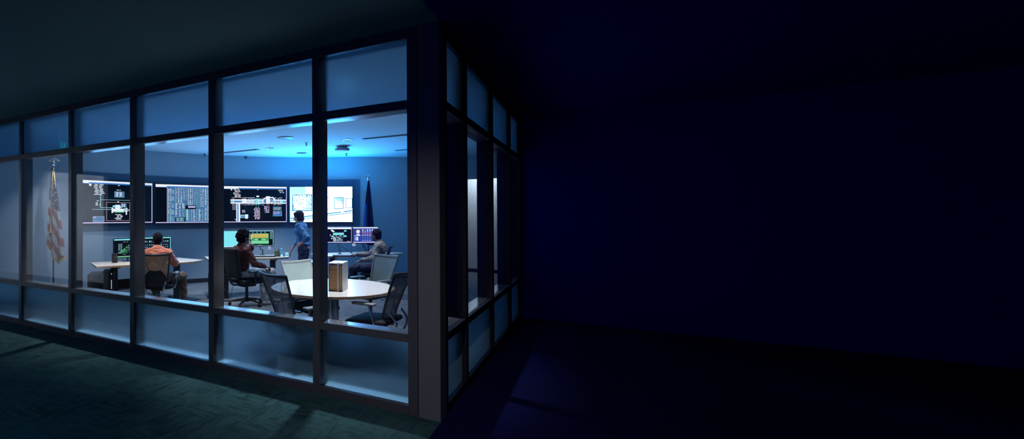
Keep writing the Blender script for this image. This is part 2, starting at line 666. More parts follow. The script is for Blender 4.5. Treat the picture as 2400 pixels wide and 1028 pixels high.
struct('wall_right', b, M_SHADE, 'corridor wall facing the viewer on the right, darkness painted into its colour', 'wall')
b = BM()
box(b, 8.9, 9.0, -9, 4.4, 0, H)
struct('wall_side', b, M_SHADE, 'end wall of the corridor at the far right, darkness painted into its colour', 'wall')
# corridor left end: partition with an opening, and the passage wall beyond
b = BM()
box(b, -7.75, -7.60, -2.50, -0.01, 2.42, H)
box(b, -7.75, -7.60, -9, -2.50, 0, H)
struct('wall_partition', b, M_DARKWALL, 'corridor partition with a wide opening at the left end', 'wall')
b = BM()
box(b, -14, -7.751, -2.92, -2.80, 0, H)
struct('wall_passage', b, M_WHITEWALL, 'lit white passage wall beyond the corridor opening', 'wall')
b = BM()
box(b, -14, -7.76, -2.799, -2.785, 0, 0.1)
struct('baseboard_passage', b, M_BASE, 'dark baseboard of the lit passage wall', 'baseboard')
b = BM()
box(b, -14, -8.052, 0.0, 0.172, 0, H)
struct('wall_left', b, M_DARKWALL, 'solid wall left of the glazed partition', 'wall')

# ------------------------------------------------------------------ glazed partition
MW, DEP = 0.0689, 0.17
ZB, ZN, ZM, ZT0, ZT1, ZTOP = 0.072, 0.566, 0.633, 2.4045, 2.478, 2.964
GY = 0.035  # depth of the glass behind the outer face


def mullion(n, M, w=MW, dep=DEP, label='', mt=M_FRAME):
    b = BM()
    box(b, 0, w, 0, 0.05, 0, H, 0.002, 1, M=M)
    box(b, 0.006, w - 0.006, 0.05, dep, 0, H, 0.002, 1, M=M)
    struct('trim_%d' % n, b, mt, label, 'window mullion')


def bay(n, M, w, label, short=False):
    """one bay from x=0..w between two mullions, local +y goes into the room"""
    t = thing('window_%d' % n, label, 'window', kind='structure')
    g = 0.001
    for (nm, z0, z1, lp) in (('bottom_rail', 0, ZB, 'dark bottom rail'), ('sill_rail', ZN, ZM, 'rail under the clear pane'),
                             ('transom_rail', ZT0, ZT1, 'rail above the clear pane'), ('top_rail', ZTOP, H, 'rail under the ceiling')):
        b = BM()
        box(b, g, w - g, 0, 0.05, z0 + g, z1 - g, 0.002, 1, M=M)
        link(nm, b, M_FRAME_SHADE if short else M_FRAME, t)
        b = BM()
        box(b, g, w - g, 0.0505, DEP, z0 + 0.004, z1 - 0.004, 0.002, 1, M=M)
        link(nm.replace('rail', 'ledge'), b, M_FRAME_SHADE if short and nm != 'sill_rail' else {'bottom_rail': M_LEDGE, 'sill_rail': M_SILL, 'transom_rail': M_SILL, 'top_rail': M_FRAME_IN}[nm], t)
    for (nm, z0, z1, mt) in (('lower_frosted_pane', ZB, ZN, M_FROST), ('clear_pane', ZM, ZT0, M_GLASS), ('upper_frosted_pane', ZT1, ZTOP, M_FROST)):
        b = BM()
        if True:
            box(b, g, w - g, GY, GY + 0.008, z0, z1, M=M)
        link(nm, b, mt, t)
    return t


I4 = Matrix.Identity(4)
names_l = ['nearest to the corner column', 'in front of the round table', 'in front of the curly haired man', 'in front of the man in salmon shirt',
           'in front of the dark desk cabinet', 'in front of the striped flag', 'at the far left edge']
xm = [-1.1221 - 1.244 * i for i in range(6)]
for i, x in enumerate(xm):
    mullion(2 + i, Matrix.Translation((x, 0, 0)),
            label='dark vertical mullion of the long glass wall, %s' % ['first left of the corner column', 'second left of the corner column',
                   'third left of the corner column', 'fourth left of the corner column', 'fifth left of the corner column', 'last one at the left'][i])
# corner stile on the long side, column, stile on the short side
b = BM()
box(b, -0.2528, -0.176, 0, DEP, 0, H, 0.002, 1)
struct('trim_8', b, M_FRAME, 'flat metal stile beside the corner column, long side', 'window mullion')
b = BM()
box(b, -0.170, 0, 0, 0.160, 0, H, 0.003, 1)
box(b, -0.1755, -0.1705, 0.02, 0.15, 0, H)
struct('column', b, M_COLUMN, 'tall grey square corner column of the glass room', 'column')
b = BM()
box(b, -DEP, 0, 0.163, 0.223, 0, H, 0.002, 1)
struct('trim_9', b, M_FRAME_SHADE, 'flat metal stile beside the corner column, short side', 'window mullion')
bay(1, Matrix.Translation((-1.0532, 0, 0)), 0.8004, 'tall window bay right beside the corner column on the long side')
for i in range(5):
    bay(2 + i, Matrix.Translation((xm[i + 1] + MW, 0, 0)), 1.244 - MW,
        'window bay of the long glass wall, ' + ['showing the woman and curly haired man', 'showing the man in salmon shirt',
         'showing the dark cabinet under the left desk', 'showing the striped flag', 'cut by the left photo edge'][i])
bay(7, Matrix.Translation((-8.05, 0, 0)), 8.05 - 7.3421, 'window bay at the hidden left end of the long glass wall')
# short side: local x -> world +y, local +y -> world -x
MR = Matrix(((0, -1, 0, 0), (1, 0, 0, 0), (0, 0, 1, 0), (0, 0, 0, 1)))
ry = [0.845, 2.107, 3.369]
for i, y in enumerate(ry):
    mullion(10 + i, Matrix.Translation((0, y, 0)) @ MR, mt=M_FRAME_SHADE,
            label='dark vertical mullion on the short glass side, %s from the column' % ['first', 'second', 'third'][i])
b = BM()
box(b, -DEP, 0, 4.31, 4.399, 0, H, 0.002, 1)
struct('trim_13', b, M_FRAME_SHADE, 'last flat stile of the short glass side at the dark wall', 'window mullion')
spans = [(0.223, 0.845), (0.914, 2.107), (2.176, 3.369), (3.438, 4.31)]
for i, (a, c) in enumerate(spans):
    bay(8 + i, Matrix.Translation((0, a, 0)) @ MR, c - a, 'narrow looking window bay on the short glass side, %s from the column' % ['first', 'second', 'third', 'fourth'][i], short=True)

# ------------------------------------------------------------------ ceiling fixtures
def downlight(x, y, label, lit=1.1):
    t = thing('downlight', label, 'ceiling light', (x, y, H), group=None)
    b = BM()
    prof = [(0.085, -0.001), (0.095, -0.004), (0.095, -0.010), (0.078, -0.012), (0.070, -0.004), (0.07, -0.001)]
    lathe(b, prof, 28)
    link('trim_ring', b, M_SILVER, t, True)
    b = BM()
    lathe(b, [(0.0001, -0.0035), (0.068, -0.0035), (0.068, -0.0015), (0.0001, -0.0015)], 24)
    link('lens', b, emit('lens_light', (0.35, 0.75, 1.0), lit), t)
    return t


DL = [(-1.35, 1.15, 'recessed ceiling light above the round table'), (-3.10, 1.15, 'recessed ceiling light near the glass wall, middle'),
      (-5.00, 1.15, 'recessed ceiling light near the glass wall, left'), (-1.297, 2.938, 'recessed ceiling light by the corner column at the ceiling top right'),
      (-3.10, 2.89, 'bright blue lit recessed ceiling light just under the transom rail'), (-5.00, 2.89, 'recessed ceiling light above the salmon shirt man'),
      (-3.092, 4.693, 'recessed ceiling light before the drum sensor, in the blue glow'), (-5.0, 4.743, 'small white recessed ceiling light above the curly haired man'),
      (-6.85, 2.1, 'recessed ceiling light over the left desk'),
      (-5.22, 0.34, 'adjustable ceiling light behind the top rail, turned to the striped flag'), (-1.9, 4.9, 'added ceiling light that brightens the man in the grey brown sweater'), (-6.75, 0.75, 'recessed ceiling light over the striped flag')]
for x, y, l in DL:
    downlight(x, y, l)


def slot(x0, x1, y, label, lit=None):
    t = thing('linear_diffuser', label, 'air diffuser', ((x0 + x1) / 2, y, H))
    w = (x1 - x0) / 2
    b = BM()
    box(b, -w, w, -0.05, -0.035, -0.012, -0.001)
    box(b, -w, w, 0.035, 0.05, -0.012, -0.001)
    box(b, -w, -w + 0.015, -0.035, 0.035, -0.012, -0.001)
    box(b, w - 0.015, w, -0.035, 0.035, -0.012, -0.001)
    link('frame', b, M_GREYPL, t)
    b = BM()
    box(b, -w + 0.016, w - 0.016, -0.034, 0.034, -0.004, -0.001)
    box(b, -w + 0.016, w - 0.016, -0.004, 0.004, -0.010, -0.005)
    link('slot', b, M_BLACK, t)
    return t


slot(-6.40, -5.29, 4.72, 'long dark ceiling air slot above the curly haired man')
slot(-2.79, -1.60, 4.74, 'long dark ceiling air slot over the right side of the room')
slot(-2.85, -1.95, 6.62, 'short far ceiling air slot near the right flag')
slot(-2.11, -1.565, 2.96, 'dark ceiling air slot just under the transom beside the corner')
t = thing('linear_light', 'glowing cyan strip light on the ceiling beside the dark slot', 'ceiling light', (-2.54, 2.96, H))
b = BM()
box(b, -0.41, 0.41, -0.05, 0.05, -0.014, -0.001, 0.003)
link('housing', b, M_SILVER, t)
b = BM()
box(b, -0.39, 0.39, -0.035, 0.035, -0.017, -0.0145)
link('lens', b, emit('strip_light', (0.12, 0.55, 1.0), 1.6), t)

t = thing('ceiling_speaker', 'round grey ceiling speaker disc above the seated curly haired man', 'speaker', (-3.955, 3.80, H))
b = BM()
lathe(b, [(0.155, -0.001), (0.155, -0.012), (0.14, -0.018), (0.0001, -0.020)], 30)
link('grille', b, M_GREYPL, t, True)
t = thing('ceiling_sensor', 'grey drum shaped wireless unit hanging under the blue lit ceiling', 'sensor', (-3.575, 5.402, H))
b = BM()
lathe(b, [(0.11, -0.001), (0.11, -0.03), (0.155, -0.045), (0.155, -0.085), (0.14, -0.10), (0.0001, -0.10)], 30)
link('body', b, M_GREYPL, t, True)
t = thing('ceiling_vent', 'flat dark round plate on the ceiling near the wall behind the woman', 'ceiling vent', (-4.834, 5.794, H))
b = BM()
lathe(b, [(0.12, -0.001), (0.12, -0.008), (0.0001, -0.010)], 24)
link('plate', b, M_DARK, t, True)
for (x, y, l) in ((-3.958, 4.567, 'fire sprinkler hanging left of the mullion beside the round table'), (-4.0, 6.456, 'fire sprinkler hanging near the wall above the bright photo screen'),
                  (-6.297, 5.55, 'fire sprinkler hanging near the wall above the piping diagram screen'), (-6.80, 4.62, 'fire sprinkler hanging above the table data screen')):
    t = thing('fire_sprinkler', l, 'sprinkler', (x, y, H))
    b = BM()
    lathe(b, [(0.035, -0.001), (0.035, -0.006), (0.012, -0.010), (0.012, -0.05), (0.0001, -0.05)], 14)
    link('stem', b, M_DARK, t, True)
    b = BM()
    lathe(b, [(0.028, -0.056), (0.03, -0.060), (0.0001, -0.060)], 14)
    cyl(b, (0.012, 0, -0.05), (0.02, 0, -0.058), 0.003, seg=6)
    cyl(b, (-0.012, 0, -0.05), (-0.02, 0, -0.058), 0.003, seg=6)
    link('deflector', b, M_DARK, t)

# exit sign in the corridor, mirrored by the frosted glass
t = thing('exit_sign', 'green lettered EXIT sign hanging in the corridor, mirrored in the upper glass', 'exit sign', (-7.04, -1.195, 2.815))
b = BM()
box(b, -0.012, 0.012, -0.17, 0.17, -0.11, 0.11, 0.004)
cyl(b, (0, 0, 0.11), (0, 0, H - 2.815 - 0.001), 0.008, seg=8)
link('plate', b, M_BLACK, t)
b = BM()
G = emit('exit_green', (0.0, 0.9, 0.55), 3.2)
LW, LH, ST, zt, = 0.058, 0.15, 0.014, 0.075


def lbar(y0, z0, y1, z1):
    cyl(b, (0.0135, y0, z0), (0.0135, y1, z1), 0.0065, seg=6)


# letters run left to right as read from the +x side (that is along +y)
for k, ch in enumerate('EXIT'):
    y0 = -0.063 + k * 0.041 - (0.010 if k == 3 else 0) - (0.022 if k == 0 else 0)
    y1 = y0 + (0.031 if ch != 'I' else 0.0)
    if ch == 'I':
        lbar(y0 + 0.015, -zt, y0 + 0.015, zt)
    if ch == 'E':
        lbar(y0, -zt, y0, zt)
        for z in (-zt, 0, zt):
            lbar(y0, z, y1, z)
    if ch == 'X':
        lbar(y0, -zt, y1, zt)
        lbar(y0, zt, y1, -zt)
    if ch == 'T':
        lbar(y0, zt, y1, zt)
        lbar((y0 + y1) / 2, -zt, (y0 + y1) / 2, zt)
link('letters', b, G, t)

# ------------------------------------------------------------------ screens and their contents
E_WHITE = emit('screen_white', (0.86, 0.90, 1.0), 1.25)
E_LILAC = emit('screen_lilac', (0.70, 0.62, 1.0), 1.1)
E_BLUE = emit('screen_blue', (0.06, 0.26, 0.75), 0.9)
E_STEEL = emit('screen_steel', (0.07, 0.20, 0.42), 1.0)
E_TEAL = emit('screen_teal', (0.30, 0.62, 0.72), 0.9)
E_RED = emit('screen_red', (0.9, 0.12, 0.16), 0.8)
E_PINK = emit('screen_pink', (0.95, 0.55, 0.60), 0.8)
E_YEL = emit('screen_yellow', (0.85, 0.85, 0.25), 0.9)
E_ORANGE = emit('screen_orange', (0.85, 0.40, 0.08), 0.8)
E_GREEN = emit('screen_green', (0.10, 0.60, 0.22), 0.7)
E_LGREEN = emit('screen_light_green', (0.30, 0.95, 0.50), 0.9)
E_BLACK = principled('screen_black', (0.004, 0.005, 0.008), 0.5, spec=0.1, emis=(0.2, 0.4, 1.0), es=0.004)
E_NAVY = emit('screen_navy', (0.03, 0.07, 0.42), 1.0)
E_CYAN = emit('screen_cyan', (0.25, 0.92, 1.0), 1.1)
PAL = [E_BLACK, E_WHITE, E_LILAC, E_BLUE, E_STEEL, E_TEAL, E_RED, E_PINK, E_YEL, E_ORANGE, E_GREEN, E_LGREEN, E_NAVY, E_CYAN]
K, W_, L_, B_, S_, T_, RD, PK, Y_, O_, GR, LG, NV, CN = range(14)


class Screen:
    """flat emissive picture built of small rectangles, x 0..1 left to right, y 0..1 bottom to top"""

    def __init__(s, w, h):
        s.w, s.h, s.b, s.n = w, h, BM(), 0

    def poly(s, pts, c, lay):
        z = -0.0004 - 0.00035 * lay
        vs = [s.b.verts.new(((p[0] - .5) * s.w, z, p[1] * s.h)) for p in pts]
        f = s.b.faces.new(vs)
        f.normal_update()
        if f.normal.y > 0:
            f.normal_flip()
        f.material_index = c

    def rect(s, x0, y0, x1, y1, c, lay=1):
        s.poly(((x0, y0), (x1, y0), (x1, y1), (x0, y1)), c, lay)

    def frame(s, x0, y0, x1, y1, c, t=0.006, lay=2):
        ty = t * s.w / s.h
        s.rect(x0, y0, x1, y0 + ty, c, lay)
        s.rect(x0, y1 - ty, x1, y1, c, lay)
        s.rect(x0, y0 + ty, x0 + t, y1 - ty, c, lay)
        s.rect(x1 - t, y0 + ty, x1, y1 - ty, c, lay)

    def line(s, x0, y0, x1, y1, c, t=0.006, lay=2):
        dx, dy = (x1 - x0) * s.w, (y1 - y0) * s.h
        L = math.hypot(dx, dy)
        nx, ny = -dy / L * t * .5, dx / L * t * .5 * s.w / s.h
        s.poly(((x0 - nx, y0 - ny), (x1 - nx, y1 - ny), (x1 + nx, y1 + ny), (x0 + nx, y0 + ny)), c, lay)

    def text(s, x, y, wid, c=W_, h=0.012, lay=4, words=3):
        """an illegible line of small text"""
        px = x
        for k in range(words):
            ww = wid / words * R.uniform(.55, .95)
            s.rect(px, y, px + ww, y + h, c, lay)
            px += wid / words

    def disc(s, x, y, r, c, lay=4, n=14):
        s.poly([(x + r * math.cos(2 * PI * k / n), y + r * math.sin(2 * PI * k / n) * s.w / s.h) for k in range(n)], c, lay)

    def done(s, parent, loc, name='display', mats=PAL, rot=None):
        return link(name, s.b, mats, parent, loc=loc, rot=rot)


def chrome_bars(s, top=True):
    s.rect(0, 0, 1, 1, K, 0)
    s.rect(0, 0.925, 1, 0.965, B_, 1)
    s.rect(0, 0.957, 1, 1, W_, 2)
    s.rect(0, 0, 1, 0.022, L_, 2)
    s.rect(0.989, 0.022, 1, 0.957, L_, 2)


def pic_compressor(s):
    chrome_bars(s)
    s.rect(0, 0.93, 0.10, 1, W_, 3)
    s.disc(0.115, 0.895, 0.016, W_)
    for k in range(8):
        y = 0.90 - 0.033 * k
        s.text(0.16 + R.uniform(0, .04), y, 0.13, W_, 0.014, 4, 2)
    s.rect(0.245, 0.36, 0.256, 0.69, T_, 2)
    s.line(0.25, 0.555, 0.86, 0.555, T_, 0.006)
    s.line(0.25, 0.37, 0.55, 0.37, T_, 0.008)
    s.line(0.14, 0.325, 0.86, 0.325, T_, 0.008)
    s.line(0.60, 0.30, 0.86, 0.30, W_, 0.005)
    s.rect(0.44, 0.62, 0.58, 0.76, T_, 2)
    s.rect(0.445, 0.63, 0.575, 0.75, S_, 3)
    for k in range(4):
        s.text(0.46, 0.645 + 0.027 * k, 0.10, W_, 0.014, 4, 2)
    s.text(0.47, 0.79, 0.07, W_, 0.014)
    s.text(0.49, 0.90, 0.04, W_, 0.014, 4, 1)
    s.frame(0.33, 0.055, 0.66, 0.50, PK, 0.004)
    # machine drawing
    for (x, y, w, h, c) in ((0.42, 0.27, 0.18, 0.075, W_), (0.45, 0.34, 0.07, 0.10, W_), (0.415, 0.385, 0.05, 0.04, CN), (0.40, 0.24, 0.02, 0.13, W_),
                            (0.60, 0.20, 0.018, 0.17, W_), (0.57, 0.27, 0.06, 0.09, T_), (0.44, 0.255, 0.13, 0.03, LG), (0.50, 0.36, 0.04, 0.05, CN)):
        s.rect(x, y, x + w, y + h, c, 3)
    s.rect(0.53, 0.38, 0.61, 0.475, S_, 5)
    for k in range(4):
        s.text(0.54, 0.39 + 0.02 * k, 0.06, W_, 0.01, 6, 2)
    for k in range(6):
        s.text(0.46 + R.uniform(-.02, .02), 0.20 - 0.023 * k, 0.09, W_, 0.012, 4, 2)
    s.text(0.48, 0.50, 0.03, W_, 0.02, 4, 1)
    for k in range(3):
        s.text(0.185, 0.42 + 0.028 * k, 0.04, W_, 0.012, 4, 1)
    s.disc(0.246, 0.44, 0.010, Y_)
    s.text(0.20, 0.52, 0.03, W_, 0.014, 4, 1)
    s.rect(0.15, 0.035, 0.30, 0.16, L_, 2)
    s.rect(0.154, 0.042, 0.296, 0.153, S_, 3)
    s.text(0.16, 0.135, 0.03, W_, 0.01, 4, 1)


def pic_tables(s):
    chrome_bars(s)
    s.rect(0, 0.93, 0.16, 1, W_, 3)
    s.rect(0.165, 0.022, 0.98, 0.93, S_, 2)
    s.rect(0.165, 0.022, 0.172, 0.93, L_, 3)

    def block(x0, y0, x1, y1, c=S_, cols=3, rows=6, hdr=True):
        s.rect(x0, y0, x1, y1, c, 3)
        s.frame(x0, y0, x1, y1, T_, 0.002, 4)
        for i in range(cols):
            cx = x0 + (x1 - x0) * (i + .12) / cols
            cw = (x1 - x0) / cols * .7
            cc = R.choice([W_, W_, W_, T_, L_])
            for j in range(rows):
                yy = y0 + (y1 - y0) * (j + .3) / rows
                s.rect(cx, yy, cx + cw * R.uniform(.4, 1), yy + (y1 - y0) / rows * .45, cc if R.random() < .8 else R.choice([T_, PK, LG, CN]), 5)

    for k in range(5):
        block(0.18, 0.04 + 0.175 * k, 0.235, 0.19 + 0.175 * k, S_, 2, 8)
        block(0.24, 0.05 + 0.175 * k, 0.27, 0.16 + 0.175 * k, S_, 2, 5)
    block(0.285, 0.66, 0.40, 0.92, S_, 3, 12)
    block(0.41, 0.60, 0.465, 0.92, S_, 2, 13)
    block(0.475, 0.47, 0.60, 0.92, S_, 4, 16)
    block(0.61, 0.42, 0.73, 0.92, S_, 4, 15)
    block(0.285, 0.53, 0.40, 0.65, S_, 3, 6)
    block(0.285, 0.36, 0.435, 0.51, S_, 3, 6)
    block(0.285, 0.16, 0.435, 0.34, S_, 3, 7)
    s.rect(0.285, 0.03, 0.44, 0.145, K, 3)
    s.frame(0.30, 0.045, 0.42, 0.13, CN, 0.004, 4)
    block(0.31, 0.055, 0.41, 0.12, S_, 2, 3)
    s.rect(0.44, 0.35, 0.60, 0.46, K, 3)
    s.rect(0.48, 0.40, 0.59, 0.44, L_, 4)
    block(0.45, 0.05, 0.63, 0.36, S_, 5, 16)
    s.rect(0.462, 0.09, 0.48, 0.33, LG, 6)
    block(0.64, 0.05, 0.73, 0.36, S_, 2, 14)
    for k in range(2):
        block(0.74 + .12 * k, 0.05, 0.85 + .12 * k, 0.45, S_, 3, 12)
        block(0.74 + .12 * k, 0.47, 0.85 + .12 * k, 0.92, S_, 3, 14)


def pic_piping(s):
    chrome_bars(s)
    s.rect(0, 0.93, 0.22, 1, W_, 3)
    s.disc(0.115, 0.905, 0.012, W_)
    for k in range(8):
        s.text(0.14 + R.uniform(0, .04), 0.90 - 0.030 * k, 0.10, W_, 0.014, 4, 2)
        s.rect(0.205, 0.90 - 0.030 * k, 0.225, 0.914 - 0.030 * k, PK, 5)
    s.rect(0.10, 0.52, 0.985, 0.64, T_, 2)
    s.rect(0.10, 0.605, 0.985, 0.638, W_, 3)
    s.rect(0.10, 0.52, 0.985, 0.548, W_, 3)
    for k in range(26):
        x = R.uniform(.30, .95)
        s.rect(x, 0.53, x + R.uniform(.006, .02), R.uniform(.56, .66), R.choice([W_, W_, CN, B_, PK]), 4)
    s.rect(0.16, 0.565, 0.30, 0.59, B_, 3)
    s.rect(0.83, 0.565, 0.97, 0.59, B_, 3)
    s.rect(0.28, 0.55, 0.35, 0.65, W_, 4)
    s.rect(0.19, 0.022, 0.25, 0.54, T_, 2)
    s.rect(0.19, 0.022, 0.205, 0.54, W_, 3)
    s.rect(0.225, 0.022, 0.25, 0.54, W_, 3)
    s.rect(0.208, 0.022, 0.222, 0.50, B_, 4)
    s.rect(0.25, 0.12, 0.38, 0.215, T_, 2)
    s.rect(0.27, 0.14, 0.34, 0.17, B_, 3)
    s.rect(0.33, 0.10, 0.37, 0.22, W_, 4)
    s.rect(0.165, 0.07, 0.20, 0.085, W_, 4)
    s.poly(((0.60, 0.62), (0.66, 0.71), (0.78, 0.71), (0.83, 0.62), (0.80, 0.62), (0.765, 0.68), (0.67, 0.68), (0.63, 0.62)), W_, 3)
    s.rect(0.665, 0.53, 0.725, 0.73, W_, 5)
    s.rect(0.63, 0.57, 0.66, 0.64, B_, 4)
    s.rect(0.735, 0.57, 0.77, 0.66, B_, 4)
    s.frame(0.48, 0.50, 0.58, 0.66, CN, 0.006, 4)
    s.rect(0.505, 0.51, 0.535, 0.65, CN, 5)
    s.rect(0.51, 0.70, 0.55, 0.745, W_, 4)
    for x in (0.50, 0.54):
        s.rect(x, 0.40, x + 0.006, 0.51, T_, 3)
    for x in (0.14, 0.28, 0.33, 0.38, 0.42, 0.455, 0.61, 0.69, 0.80, 0.86, 0.90):
        s.rect(x, 0.52, x + 0.008, 0.66, W_, 5)
        s.text(x - 0.02, 0.665 + R.uniform(0, .02), 0.05, R.choice([W_, PK, L_]), 0.014, 5, 2)
        s.text(x - 0.015, 0.495 - R.uniform(0, .02), 0.04, R.choice([W_, PK, L_]), 0.014, 5, 2)
    for k in range(13):
        y = 0.385 - k * 0.025
        s.text(0.465 + R.uniform(0, .02), y, 0.07, L_, 0.015, 5, 2)
        s.rect(0.54, y, 0.56 + R.uniform(0, .01), y + .015, PK, 6)
    for k in range(8):
        y = 0.44 - k * 0.025
        s.text(0.63 + R.uniform(0, .03), y, 0.06, L_, 0.015, 5, 2)
        s.rect(0.70, y, 0.715, y + .015, PK, 6)
    for k in range(4):
        s.text(0.13, 0.47 - k * 0.04, 0.06, L_, 0.014, 5, 2)
        s.text(0.28, 0.27 + k * 0.02, 0.06, L_, 0.012, 5, 2)
    s.rect(0.775, 0.33, 0.915, 0.44, S_, 3)
    for k in range(4):
        s.text(0.79, 0.345 + k * 0.022, 0.11, [T_, Y_, O_, T_][k], 0.012, 5, 4)
    s.rect(0.775, 0.17, 0.92, 0.31, T_, 3)
    s.rect(0.779, 0.178, 0.916, 0.302, B_, 4)
    for k in range(3):
        s.text(0.79, 0.235 + k * 0.02, 0.10, PK, 0.014, 5, 2)
    s.text(0.52, 0.905, 0.03, W_, 0.014, 5, 1)
    s.text(0.86, 0.90, 0.10, PK, 0.014, 5, 2)
    s.text(0.87, 0.875, 0.08, W_, 0.014, 5, 2)
    s.text(0.885, 0.83, 0.09, W_, 0.018, 5, 2)


E_B0 = emit('bright_screen_white', (0.62, 0.86, 1.0), 5.0)
E_B1 = emit('bright_screen_cyan', (0.06, 0.42, 0.75), 0.9)
E_B2 = emit('bright_screen_blue', (0.03, 0.25, 0.85), 1.0)
E_B3 = emit('bright_screen_pale', (0.45, 0.85, 1.0), 1.6)
E_B4 = emit('bright_screen_cream', (0.82, 0.93, 1.0), 4.2)
BP = [E_B0, E_B1, E_B2, E_B3, E_B4]


def pic_gallery(s):
    s.rect(0, 0, 1, 1, 0, 0)
    s.rect(0, 0.80, 0.25, 1, 3, 1)
    s.rect(0, 0.0, 0.02, 1, 3, 2)
    s.rect(0.045, 0.33, 0.35, 0.775, 3, 1)
    s.rect(0.08, 0.36, 0.26, 0.70, 4, 2)
    s.frame(0.035, 0.31, 0.36, 0.79, 1, 0.014, 3)
    for k in range(420):
        x, y = R.uniform(0.05, 0.345), R.uniform(0.33, 0.76)
        w = R.uniform(.004, .014)
        s.rect(x, y, x + w, y + R.uniform(.010, .035), R.choice([1, 3, 0, 0]), 3 + k % 3)
    s.frame(0.50, 0.35, 0.64, 0.71, 1, 0.010, 2)
    s.frame(0.71, 0.37, 0.86, 0.70, 1, 0.012, 2)
    s.poly(((0.73, 0.68), (0.85, 0.68), (0.85, 0.52), (0.80, 0.60), (0.74, 0.62)), 3, 2)
    for k in range(60):
        x, y = R.uniform(0.72, 0.85), R.uniform(0.50, 0.69)
        s.rect(x, y, x + R.uniform(.003, .012), y + R.uniform(.01, .03), R.choice([1, 3]), 3)
    s.frame(0.89, 0.39, 1.0, 0.68, 1, 0.010, 2)
    s.line(0.0, 0.10, 1.0, 0.32, 1, 0.018)
    s.line(0.0, 0.035, 1.0, 0.265, 1, 0.012)
    s.line(0.0, 0.075, 0.85, 0.27, 3, 0.016)
    s.line(0.0, 0.012, 0.6, 0.14, 3, 0.012)
    s.rect(0, 0, 1, 0.025, 4, 1)
    s.disc(0.84, 0.28, 0.02, 4, 5)
    s.rect(0.04, 0.30, 0.055, 0.50, 1, 4)


TVW, TVH = 1.55, 0.872
tv_spec = []
Jv = [Vector((x, y, 0)) for x, y in J]
pics = [pic_compressor, pic_tables, pic_piping, pic_gallery]
labs = ['wall display with the white compressor diagram on black, leftmost', 'wall display with dense blue data tables, second from left',
        'wall display with the horizontal piping diagram on black', 'very bright white wall display of framed pictures, rightmost']
for k in range(4):
    a, c = Jv[2 + k], Jv[3 + k]
    d = (c - a).normalized()
    mid = (a + c) / 2
    nrm = Vector((d.y, -d.x, 0))
    base = mid + nrm * 0.085
    base.z = 1.425 if k else 1.435
    t = thing('wall_display', labs[k], 'screen', base, math.atan2(d.y, d.x), group='large wall displays')
    b = BM()
    box(b, -TVW / 2 - .018, TVW / 2 + .018, 0.002, 0.055, -0.02, TVH + 0.02, 0.004)
    link('bezel', b, M_BLACK, t)
    s = Screen(TVW, TVH)
    pics[k](s)
    s.done(t, (0, 0, 0), 'screen', BP if k == 3 else PAL)
    b = BM()
    box(b, -0.25, 0.25, 0.056, 0.084, 0.2, 0.6)
    link('wall_mount', b, M_DARK, t)
exec_after = []

# ------------------------------------------------------------------ monitors
MWD, MHT = 0.53, 0.325


def pic_tree(s):
    s.rect(0, 0, 1, 1, K, 0)
    s.rect(0, 0.93, 1, 1, CN, 1)
    s.rect(0, 0, 1, 0.05, LG, 1)
    s.rect(0.98, 0, 1, 1, CN, 2)
    for k in range(9):
        s.text(0.14, 0.36 + 0.045 * k, 0.14, T_, 0.02, 3, 2)
    for k in range(260):
        u = R.random()
        x = 0.12 + 0.6 * u
        top = 0.22 + 0.60 * max(0, min(1, (u * 1.25))) * (1 if u < .7 else (1.9 - 1.25 * u))
        y = R.uniform(0.20, max(0.24, top))
        s.rect(x, y, x + 0.018, y + 0.02, R.choice([GR, GR, LG, T_]), 2 + k % 3)
    s.text(0.3, 0.83, 0.2, T_, 0.02, 3, 2)
    s.text(0.3, 0.14, 0.1, T_, 0.02, 3, 1)


def pic_status(s):
    s.rect(0, 0, 1, 1, K, 0)
    s.rect(0, 0.94, 1, 1, CN, 1)
    s.rect(0.975, 0, 1, 1, CN, 1)
    for j, y in enumerate((0.72, 0.55, 0.42, 0.3, 0.18, 0.08)):
        for k in range(12):
            s.rect(0.03 + k * .075, y, 0.03 + k * .075 + R.uniform(.02, .06), y + (0.09 if j == 0 else .03), R.choice([T_, T_, CN, S_]), 2)
        s.rect(0.03, y - .03, 0.93, y - .022, S_, 3)


def pic_blank(s):
    s.rect(0, 0, 1, 1, CN, 0)
    s.rect(0, 0, 1, 0.03, W_, 1)


def pic_boiler(s):
    s.rect(0, 0, 1, 1, T_, 0)
    s.rect(0.03, 0.03, 0.97, 0.93, K, 1)
    s.rect(0.07, 0.12, 0.80, 0.80, GR, 2)
    s.rect(0.05, 0.42, 0.10, 0.72, Y_, 3)
    s.rect(0.10, 0.52, 0.78, 0.77, Y_, 3)
    for k in range(22):
        x = 0.12 + k * .029
        s.rect(x, 0.50, x + .012, 0.74, O_ if k not in (2, 3) else RD, 4)
    s.rect(0.07, 0.16, 0.80, 0.33, LG, 3)
    s.rect(0.22, 0.37, 0.36, 0.46, LG, 4)
    s.rect(0.50, 0.37, 0.66, 0.46, LG, 4)
    s.rect(0.37, 0.36, 0.48, 0.47, K, 4)
    s.rect(0.40, 0.39, 0.45, 0.44, GR, 5)
    for k in range(4):
        s.rect(0.10 + k * .17, 0.82, 0.18 + k * .17, 0.92, S_, 3)
    for k in range(6):
        s.rect(0.85, 0.45 + k * .08, 0.95, 0.49 + k * .08, T_, 3)
    s.text(0.35, 0.05, 0.2, T_, 0.015, 3, 2)


